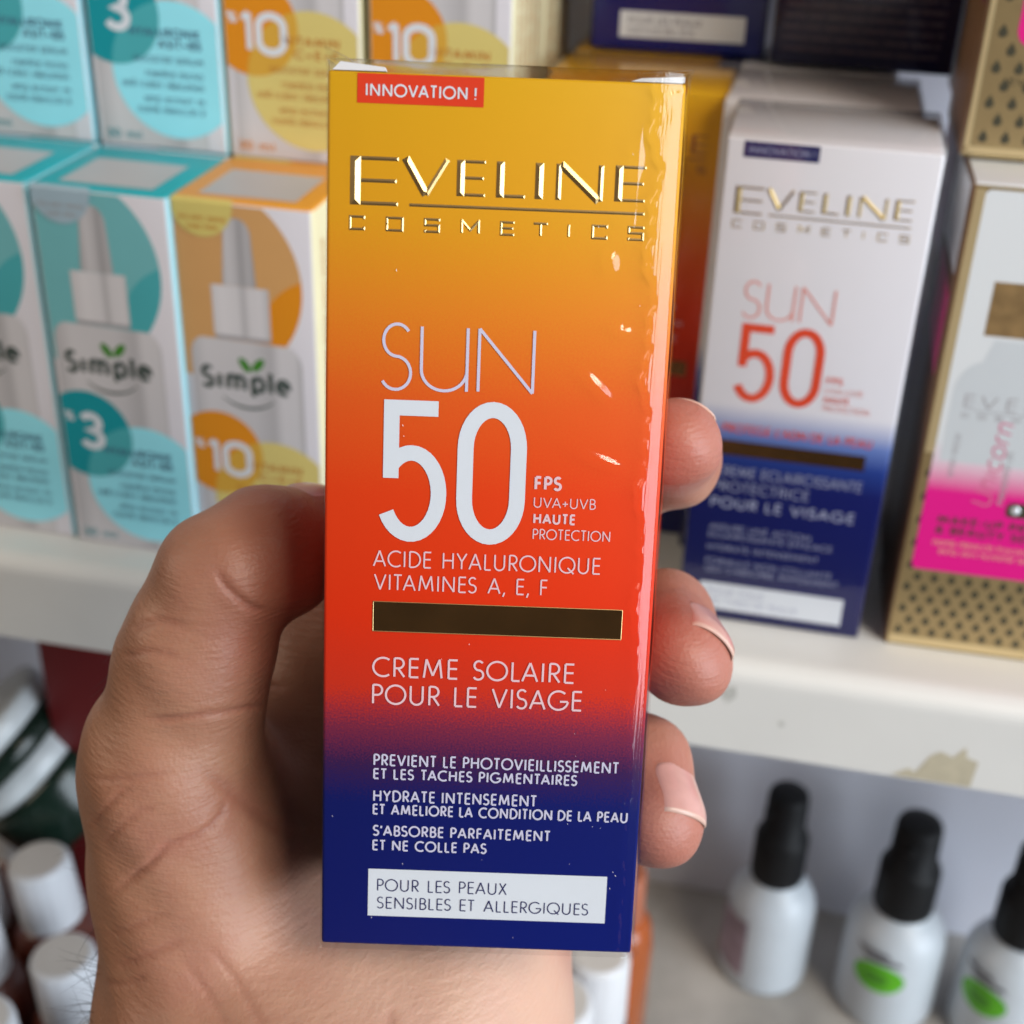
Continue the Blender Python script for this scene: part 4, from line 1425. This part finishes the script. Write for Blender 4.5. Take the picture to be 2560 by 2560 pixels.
CREASES = [
    (0.00070, 0.00070, [(-0.0692, 0.1930, 0.0371), (-0.0648, 0.1951, 0.0408), (-0.0608, 0.1967, 0.0436), (-0.0576, 0.1985, 0.0467), (-0.0528, 0.1994, 0.0483), (-0.0504, 0.2001, 0.0496), (-0.0486, 0.2011, 0.0514), (-0.0477, 0.2028, 0.0543)]),
    (0.00060, 0.00060, [(-0.0627, 0.1989, 0.0718), (-0.0576, 0.1991, 0.0721), (-0.0510, 0.1997, 0.0732), (-0.0452, 0.2000, 0.0737), (-0.0424, 0.1997, 0.0733)]),
    (0.00030, 0.00060, [(-0.0724, 0.1977, 0.0596), (-0.0660, 0.1981, 0.0603), (-0.0597, 0.1987, 0.0613), (-0.0557, 0.1990, 0.0619)]),
    (0.00035, 0.00060, [(-0.0725, 0.1928, 0.0509), (-0.0690, 0.1950, 0.0548), (-0.0652, 0.1970, 0.0584), (-0.0628, 0.1976, 0.0593)]),
    (0.00030, 0.00060, [(-0.0704, 0.1914, 0.0485), (-0.0657, 0.1939, 0.0528), (-0.0619, 0.1955, 0.0557), (-0.0571, 0.1964, 0.0573)]),
    (0.00030, 0.00070, [(-0.0701, 0.1894, 0.0308), (-0.0653, 0.1905, 0.0327), (-0.0609, 0.1918, 0.0350), (-0.0564, 0.1928, 0.0367)]),
    (0.00040, 0.00070, [(-0.0675, 0.1895, 0.0248), (-0.0634, 0.1907, 0.0269), (-0.0589, 0.1919, 0.0291), (-0.0536, 0.1930, 0.0310)]),
    (0.00030, 0.00080, [(-0.0513, 0.1972, 0.0283), (-0.0451, 0.1940, 0.0226), (-0.0398, 0.1912, 0.0176), (-0.0328, 0.1884, 0.0127)]),
    (0.00025, 0.00080, [(-0.0554, 0.1959, 0.0260), (-0.0492, 0.1927, 0.0203), (-0.0435, 0.1899, 0.0153), (-0.0370, 0.1866, 0.0096)]),
    (0.00030, 0.00070, [(-0.0707, 0.1875, 0.0213), (-0.0649, 0.1884, 0.0229), (-0.0600, 0.1897, 0.0252)]),
    (0.00060, 0.00080, [(-0.0494, 0.2103, 0.0959), (-0.0474, 0.2087, 0.0932), (-0.0441, 0.2072, 0.0905), (-0.0408, 0.2064, 0.0892)]),
    (0.00040, 0.00100, [(-0.0527, 0.2256, 0.0480), (-0.0476, 0.2231, 0.0435), (-0.0424, 0.2201, 0.0382), (-0.0373, 0.2173, 0.0333)]),
    (0.00050, 0.00110, [(-0.0184, 0.1920, 0.0190), (-0.0178, 0.1889, 0.0136), (-0.0181, 0.1843, 0.0056)]),
    (0.00040, 0.00080, [(-0.0651, 0.2064, 0.0850), (-0.0595, 0.2074, 0.0868), (-0.0529, 0.2071, 0.0862)]),
    (0.00040, 0.00080, [(-0.0669, 0.2040, 0.0809), (-0.0603, 0.2048, 0.0823), (-0.0546, 0.2045, 0.0816)]),
]
VIEW = np.array(fwd)

VOX = 0.0006
lo = np.array([-0.098, 0.085, -0.058])
hi = np.array([0.056, 0.302, 0.132])
shape = np.ceil((hi - lo) / VOX).astype(int) + 1
AX = [lo[i] + VOX * np.arange(shape[i]) for i in range(3)]


def sub(a, b, r, pad):
    mn = np.minimum(a, b) - r - pad
    mxx = np.maximum(a, b) + r + pad
    i0 = np.clip(np.floor((mn - lo) / VOX).astype(int), 0, shape)
    i1 = np.clip(np.ceil((mxx - lo) / VOX).astype(int) + 1, 0, shape)
    return tuple(slice(i0[k], i1[k]) for k in range(3))


def smin(a, b, k):
    h = np.maximum(k - np.abs(a - b), 0) / k
    return np.minimum(a, b) - h * h * k * 0.25


def cone(field, a, b, ra, rb, k):
    """smooth-add a tapered capsule to a distance field"""
    a, b = HAND[a] if isinstance(a, str) else a, HAND[b] if isinstance(b, str) else b
    sl = sub(a, b, max(ra, rb), 0.016)
    X = AX[0][sl[0]][:, None, None].astype(np.float32)
    Y = AX[1][sl[1]][None, :, None].astype(np.float32)
    Z = AX[2][sl[2]][None, None, :].astype(np.float32)
    d = b - a
    L2 = float(d @ d)
    t = np.clip(((X - a[0]) * d[0] + (Y - a[1]) * d[1] + (Z - a[2]) * d[2]) / L2, 0, 1)
    r = ra + (rb - ra) * t
    dist = np.sqrt((X - a[0] - t * d[0]) ** 2 + (Y - a[1] - t * d[1]) ** 2 + (Z - a[2] - t * d[2]) ** 2) - r
    field[sl] = smin(field[sl], dist, k)


BIG = np.float32(0.03)
palm = np.full(shape, BIG, np.float32)
K = .012
for a, b, ra, rb in (('fore_r', 'wr_r', .0240, .0240), ('fore_u', 'wr_u', .026, .0250), ('wr_r', 'wr_u', .0250, .0250), ('fore_r', 'fore_u', .025, .025),
                     ('wr_r', 'then0', .0240, .0230), ('then0', 'then1', .0230, .0172), ('then1', 'mcp', .0172, .0138),
                     ('wr_m', 'then2', .024, .0190), ('then2', 'mcp', .017, .0115),
                     ('wr_m', 'heel_r', .0245, .0240), ('heel_r', 'heel_u', .0240, .0235), ('wr_u', 'heel_u', .0245, .0235), ('heel_u', 'hyp', .0235, .0200),
                     ('hyp', 'm_p', .0185, .0120), ('heel_r', 'm_m', .0195, .0130), ('then2', 'm_i', .0175, .0125), ('heel_u', 'm_r', .0195, .0130),
                     ('m_i', 'm_m', .0125, .0125), ('m_m', 'm_r', .0125, .0125), ('m_r', 'm_p', .0125, .0120)):
    cone(palm, a, b, ra, rb, K)
cone(palm, 'mcp', 'prox', .0140, .0126, .008)
cone(palm, 'prox', 'ip', .0126, .0118, .006)
f = np.full(shape, BIG, np.float32)
cone(f, 'ip', 'dist', .0122, .0117, .003)
cone(f, 'dist', 'tip', .0117, .0096, .003)
palm = smin(palm, f, .0025)
for ch, rr in ((('m_i', 'i_pip', 'i_dip', 'i_tip'), (.0115, .0098, .0088, .0080)), (('m_m', 'm_pip', 'm_dip', 'm_tip'), (.0118, .0100, .0092, .0088)),
               (('m_r', 'r_pip', 'r_dip', 'r_tip'), (.0112, .0096, .0090, .0087)), (('m_p', 'p_pip', 'p_dip', 'p_tip'), (.0100, .0086, .0078, .0070))):
    f = np.full(shape, BIG, np.float32)
    for i in range(3):
        cone(f, ch[i], ch[i + 1], rr[i], rr[i + 1], .004)
    palm = smin(palm, f, .0022)
# pads flatten against the carton they press on
Hm = np.array(held_rot)
hc = np.array(held_base) + Hm @ np.array([BW / 2, BD / 2, BH / 2])
X = AX[0][:, None, None].astype(np.float32) - hc[0]
Y = AX[1][None, :, None].astype(np.float32) - hc[1]
Z = AX[2][None, None, :].astype(np.float32) - hc[2]
half = np.array([BW / 2 + .0008, BD / 2 + .0006, BH / 2 + .0006])
q = [np.abs(X * Hm[0, i] + Y * Hm[1, i] + Z * Hm[2, i]) - half[i] for i in range(3)]
boxd = np.maximum(np.maximum(q[0], q[1]), q[2])
k = np.float32(.002)
inv = -boxd
h = np.maximum(k - np.abs(palm - inv), 0) / k
palm = np.maximum(palm, inv) + h * h * k * 0.25


def surface_nets(Fd):
    S = Fd < 0
    nx, ny, nz = Fd.shape
    cnt = np.zeros((nx - 1, ny - 1, nz - 1), np.int8)
    for a in (0, 1):
        for b in (0, 1):
            for c in (0, 1):
                cnt += S[a:nx - 1 + a, b:ny - 1 + b, c:nz - 1 + c]
    act = (cnt > 0) & (cnt < 8)
    idx = np.full(act.shape, -1, np.int64)
    I = np.argwhere(act)
    idx[act] = np.arange(len(I))
    acc = np.zeros((len(I), 3))
    num = np.zeros(len(I))
    corners = [(a, b, c) for a in (0, 1) for b in (0, 1) for c in (0, 1)]
    vals = {c: Fd[I[:, 0] + c[0], I[:, 1] + c[1], I[:, 2] + c[2]] for c in corners}
    for c in corners:
        for ax in range(3):
            if c[ax] == 0:
                d = list(c)
                d[ax] = 1
                d = tuple(d)
                v0, v1 = vals[c], vals[d]
                mk = (v0 < 0) != (v1 < 0)
                t = v0 / np.where(mk, v0 - v1, 1)
                P = np.array(c, float)[None, :].repeat(len(I), 0)
                P[:, ax] += t
                acc[mk] += P[mk]
                num[mk] += 1
    vert = lo + VOX * (I + acc / num[:, None])
    faces = []
    for ax in range(3):
        s0 = [slice(None)] * 3
        s1 = [slice(None)] * 3
        s0[ax] = slice(0, -1)
        s1[ax] = slice(1, None)
        A, B = S[tuple(s0)], S[tuple(s1)]
        u, v = (ax + 1) % 3, (ax + 2) % 3
        E_ = np.argwhere(A != B)
        ok = (E_[:, u] > 0) & (E_[:, v] > 0) & (E_[:, u] < Fd.shape[u] - 1) & (E_[:, v] < Fd.shape[v] - 1)
        E_ = E_[ok]
        fl = A[tuple(E_.T)]
        quads = []
        for du, dv in ((-1, -1), (0, -1), (0, 0), (-1, 0)):
            c = E_.copy()
            c[:, u] += du
            c[:, v] += dv
            quads.append(idx[tuple(c.T)])
        Q = np.stack(quads, 1)
        Q[~fl] = Q[~fl][:, ::-1]
        faces.append(Q)
    return vert, np.concatenate(faces)


hv, hf = surface_nets(palm)
me = bpy.data.meshes.new('hand')
me.from_pydata(hv, [], hf.tolist())
me.update()
nrm = np.zeros(len(hv) * 3)
me.vertex_normals.foreach_get('vector', nrm)
nrm = nrm.reshape(-1, 3)
# palm creases: soft grooves cut along the facing direction
disp = np.zeros(len(hv))
crease = np.zeros(len(hv))
facing = -(nrm @ VIEW)
front = hv @ VIEW
for dep, wd, pts in CREASES:
    P = np.array(pts)
    best = np.full(len(hv), 1.0)
    tt = np.zeros(len(hv))
    for i in range(len(P) - 1):
        a, b = P[i], P[i + 1]
        d = b - a
        d = d - VIEW * (d @ VIEW)
        rel = hv - a
        rel = rel - np.outer(rel @ VIEW, VIEW)
        t = np.clip(rel @ d / (d @ d), 0, 1)
        dist = np.linalg.norm(rel - np.outer(t, d), axis=1)
        m_ = dist < best
        best[m_] = dist[m_]
        tt[m_] = (i + t[m_]) / (len(P) - 1)
    fade = np.clip(np.minimum(tt, 1 - tt) * 5, 0.05, 1)
    near = np.abs(front - (P @ VIEW).mean()) < .05
    g = np.exp(-(best / (wd * .75)) ** 2) - .16 * np.exp(-((best - 2.0 * wd) / (wd * 1.2)) ** 2)
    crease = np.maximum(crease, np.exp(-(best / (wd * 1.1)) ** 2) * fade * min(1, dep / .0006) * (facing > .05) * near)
    disp -= .75 * dep * g * fade * (facing > .05) * near
# irregular flesh
disp += .00035 * np.sin(hv[:, 0] * 210 + 2) * np.sin(hv[:, 2] * 160 + hv[:, 1] * 90) + .00015 * np.sin(hv[:, 0] * 420 + hv[:, 2] * 380)
hv = hv + nrm * disp[:, None]
me.vertices.foreach_set('co', hv.ravel())
me.update()
me.polygons.foreach_set('use_smooth', [True] * len(me.polygons))
# flush: how pink the skin is (fingertips, thenar side), a real pigment map
flush = np.zeros(len(hv))
for kx, r_ in (('i_tip', .016), ('m_tip', .017), ('r_tip', .017), ('p_tip', .014), ('tip', .018)):
    flush = np.maximum(flush, np.exp(-(np.linalg.norm(hv - HAND[kx], axis=1) / r_) ** 2))
for kx, r_, a_ in (('then2', .03, .45), ('heel_r', .03, .30), ('dist', .02, .4), ('hyp', .03, .3)):
    flush = np.maximum(flush, a_ * np.exp(-(np.linalg.norm(hv - HAND[kx], axis=1) / r_) ** 2))
at = me.attributes.new('flush', 'FLOAT', 'POINT')
at.data.foreach_set('value', flush.astype(np.float32))
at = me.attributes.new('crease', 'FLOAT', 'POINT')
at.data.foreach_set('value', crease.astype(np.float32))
# tan: back-of-hand skin is browner than palm skin
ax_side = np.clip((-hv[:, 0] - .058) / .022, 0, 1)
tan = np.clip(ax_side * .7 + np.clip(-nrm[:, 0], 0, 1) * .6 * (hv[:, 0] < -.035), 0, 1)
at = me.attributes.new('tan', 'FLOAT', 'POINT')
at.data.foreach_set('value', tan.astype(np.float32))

pale = np.zeros(len(hv))  # heel and wrist lightened: the stronger light there is put into the colour
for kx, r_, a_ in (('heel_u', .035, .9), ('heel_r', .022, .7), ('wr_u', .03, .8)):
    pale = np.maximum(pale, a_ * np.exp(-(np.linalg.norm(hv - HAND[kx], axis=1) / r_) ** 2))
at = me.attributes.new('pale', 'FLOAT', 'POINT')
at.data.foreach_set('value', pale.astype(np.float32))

sk = bpy.data.materials.new('skin')
sk.use_nodes = True
nt = sk.node_tree
b = nt.nodes['Principled BSDF']
b.inputs['Roughness'].default_value = 0.46
b.inputs['Specular IOR Level'].default_value = 0.42
b.inputs['Subsurface Weight'].default_value = 0.22
b.inputs['Subsurface Radius'].default_value = (0.0022, 0.0008, 0.0005)
b.inputs['Subsurface Scale'].default_value = 1.0
tc = nt.nodes.new('ShaderNodeTexCoord')


def noise(scale, detail=4, vec=None):
    q = nt.nodes.new('ShaderNodeTexNoise')
    q.inputs['Scale'].default_value = scale
    q.inputs['Detail'].default_value = detail
    nt.links.new(vec or tc.outputs['Object'], q.inputs['Vector'])
    return q.outputs['Fac']


def mixc(fac, a, bcol):
    q = nt.nodes.new('ShaderNodeMix')
    q.data_type = 'RGBA'
    if isinstance(fac, float):
        q.inputs[0].default_value = fac
    else:
        nt.links.new(fac, q.inputs[0])
    for sock, v in ((q.inputs[6], a), (q.inputs[7], bcol)):
        if isinstance(v, tuple):
            sock.default_value = v
        else:
            nt.links.new(v, sock)
    return q.outputs[2]


def mapr(v, a, b_, c, d):
    q = nt.nodes.new('ShaderNodeMapRange')
    for i, x in enumerate((a, b_, c, d)):
        q.inputs[i + 1].default_value = x
    nt.links.new(v, q.inputs[0])
    return q.outputs[0]


def attr(nm):
    q = nt.nodes.new('ShaderNodeAttribute')
    q.attribute_name = nm
    return q.outputs['Fac']


col = mixc(mapr(noise(55, 4), .35, .65, 0, 1), (0.40, 0.205, 0.132, 1), (0.33, 0.152, 0.097, 1))
col = mixc(mapr(noise(28, 3), .42, .68, 0, .5), col, (0.42, 0.175, 0.13, 1))
col = mixc(mapr(noise(140, 5), .45, .7, 0, .4), col, (0.43, 0.235, 0.145, 1))
col = mixc(mapr(noise(900, 3), .4, .7, 0, .35), col, (0.38, 0.17, 0.10, 1))
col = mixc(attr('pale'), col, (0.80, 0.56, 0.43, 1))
col = mixc(attr('flush'), col, (0.39, 0.135, 0.10, 1))
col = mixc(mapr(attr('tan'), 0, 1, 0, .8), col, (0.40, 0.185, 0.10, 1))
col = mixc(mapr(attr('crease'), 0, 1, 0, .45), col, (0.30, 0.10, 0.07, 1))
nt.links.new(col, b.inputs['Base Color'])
# fine skin furrows: stretched noise across the palm plus pores
mp = nt.nodes.new('ShaderNodeMapping')
mp.inputs['Rotation'].default_value = (0, radians(38), 0)
mp.inputs['Scale'].default_value = (260, 260, 1500)
nt.links.new(tc.outputs['Object'], mp.inputs[0])
fa = noise(1.0, 3, mp.outputs[0])
mp2 = nt.nodes.new('ShaderNodeMapping')
mp2.inputs['Rotation'].default_value = (0, radians(-40), 0)
mp2.inputs['Scale'].default_value = (300, 300, 1300)
nt.links.new(tc.outputs['Object'], mp2.inputs[0])
fb = noise(1.0, 3, mp2.outputs[0])
vo = nt.nodes.new('ShaderNodeTexVoronoi')
vo.inputs['Scale'].default_value = 1500
nt.links.new(tc.outputs['Object'], vo.inputs['Vector'])
s1 = nt.nodes.new('ShaderNodeMath')
s1.operation = 'ADD'
nt.links.new(fa, s1.inputs[0])
nt.links.new(fb, s1.inputs[1])
s2 = nt.nodes.new('ShaderNodeMath')
s2.operation = 'MULTIPLY_ADD'
nt.links.new(vo.outputs['Distance'], s2.inputs[0])
s2.inputs[1].default_value = 0.35
nt.links.new(s1.outputs[0], s2.inputs[2])
bp = nt.nodes.new('ShaderNodeBump')
bp.inputs['Strength'].default_value = 0.58
bp.inputs['Distance'].default_value = 0.00025
nt.links.new(s2.outputs[0], bp.inputs['Height'])
nt.links.new(bp.outputs[0], b.inputs['Normal'])
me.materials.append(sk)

hand = thing('hand', (-0.033, 0.18, -0.045), 0, "person's left hand with bare wrist holding the carton, thumb left and fingertips right", 'hand')
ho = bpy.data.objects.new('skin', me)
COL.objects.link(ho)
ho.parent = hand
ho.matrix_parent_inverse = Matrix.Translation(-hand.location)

nail_m = mat('finger_nail', (0.55, 0.29, 0.25, 1), 0.28, vary=.06, scale=300, coat=.2)
nail_tip = mat('nail_free_edge', (0.58, 0.38, 0.31, 1), 0.3)


def nail(base, tip, normal, r, half, back, fore):
    """curved plate lying on the fingertip: base->tip axis, outward normal, r = finger radius there"""
    a = HAND[tip] - HAND[base]
    a = a / np.linalg.norm(a)
    n_ = np.array(normal, float)
    n_ = n_ - a * (n_ @ a)
    n_ = n_ / np.linalg.norm(n_)
    s_ = np.cross(a, n_)
    V, Fc, mi = [], [], []
    NU, NV = 16, 16
    for j in range(NV + 1):
        v = j / NV
        for i in range(NU + 1):
            u = i / NU * 2 - 1
            hw = radians(half) * (1 - .30 * max(0, .35 - v) / .35 * max(0, .35 - v) / .35)
            ax = -back + v * (back + fore) - .0010 * (1 - u * u) * (1 - v) + .0010 * (1 - u * u) * v - .0006 * v
            drop_ = .72 * (r - math.sqrt(max(r * r - max(ax, 0) ** 2, 0))) if ax > 0 else 0
            rn = r + .00022 - drop_ - .0011 * max(0, .12 - v) / .12 - .0009 * max(0, abs(u) - .82) / .18
            th = u * hw
            V.append(HAND[tip] + a * ax + (n_ * cos(th) + s_ * sin(th)) * rn)
    for j in range(NV):
        for i in range(NU):
            k_ = j * (NU + 1) + i
            Fc.append((k_, k_ + 1, k_ + NU + 2, k_ + NU + 1))
            mi.append(1 if j >= NV - 1 else 0)
    # thickness: fold the free edge down
    b0 = len(V)
    for i in range(NU + 1):
        V.append(V[NV * (NU + 1) + i] - n_ * .0004 - a * .0002)
    for i in range(NU):
        Fc.append((NV * (NU + 1) + i, NV * (NU + 1) + i + 1, b0 + i + 1, b0 + i))
        mi.append(1)
    o = mesh_obj('nail', V, Fc, nail_m, None, True)
    o.data.materials.append(nail_tip)
    o.data.polygons.foreach_set('material_index', mi)
    o.parent = hand
    o.matrix_parent_inverse = Matrix.Translation(-hand.location)
    return o


nail('m_dip', 'm_tip', (0.6, -0.1, 0.75), .0088, 44, .0070, .0046)
nail('r_dip', 'r_tip', (0.55, -0.60, 0.50), .0087, 46, .0068, .0046)
nail('i_dip', 'i_tip', (0.3, 0.8, 0.6), .0080, 46, .0065, .0025)
nail('dist', 'tip', (-0.1, 0.6, 0.8), .0096, 50, .0080, .0060)

# arm hair along the thumb side of the wrist and a tuft on the thumb
hv_n = nrm
V, Fc = [], []


def hair(root, d0, length, r):
    p = np.array(root, float)
    d = np.array(d0, float)
    bend = rng.normal(0, 1, 3) * .22 + np.array([0, -.05, -.12])
    side = np.cross(d, [0, 1, .3])
    side = side / (np.linalg.norm(side) + 1e-9)
    up = np.cross(side, d)
    base = len(V)
    NS = 8
    for i in range(NS + 1):
        rr = r * (1 - .8 * i / NS)
        for q in range(3):
            a = 2 * pi * q / 3
            V.append(p + side * (rr * cos(a)) + up * (rr * sin(a)))
        d = d + bend / NS * 1.3 + rng.normal(0, .05, 3)
        d = d / np.linalg.norm(d)
        p = p + d * length / NS
    for i in range(NS):
        for q in range(3):
            Fc.append((base + i * 3 + q, base + i * 3 + (q + 1) % 3, base + i * 3 + 3 + (q + 1) % 3, base + i * 3 + 3 + q))


edge = np.abs(hv_n @ VIEW)
cand = np.where((hv_n[:, 0] < -.6) & (edge < .5) & (hv[:, 2] < .050) & (hv[:, 2] > -.02))[0]
wgt = np.clip((.052 - hv[cand, 2]) / .05, 0.02, 1) ** 2.0
for i in rng.choice(cand, 900, p=wgt / wgt.sum()):
    d = hv_n[i] * rng.uniform(.35, 1) + np.array([rng.normal(-.1, .3), rng.normal(.05, .3), rng.normal(-.1, .6)])
    hair(hv[i], d / np.linalg.norm(d), rng.uniform(.004, .0105), .00005)
cand = np.where((hv_n[:, 0] < -.6) & (edge < .4) & (hv[:, 2] > .066) & (hv[:, 2] < .082) & (hv[:, 0] < -.05))[0]
for i in rng.choice(cand, 22):
    d = hv_n[i] * .5 + np.array([rng.normal(-.1, .1), .1, -.9 + rng.normal(0, .2)])
    hair(hv[i], d / np.linalg.norm(d), rng.uniform(.004, .007), .000045)
hm = mat('arm_hair', (0.012, 0.009, 0.010, 1), 0.5)
o = mesh_obj('arm_hair', V, Fc, hm, None, False)
o.parent = hand
o.matrix_parent_inverse = Matrix.Translation(-hand.location)
tag(o, kind='stuff')
print('hand verts', len(hv))
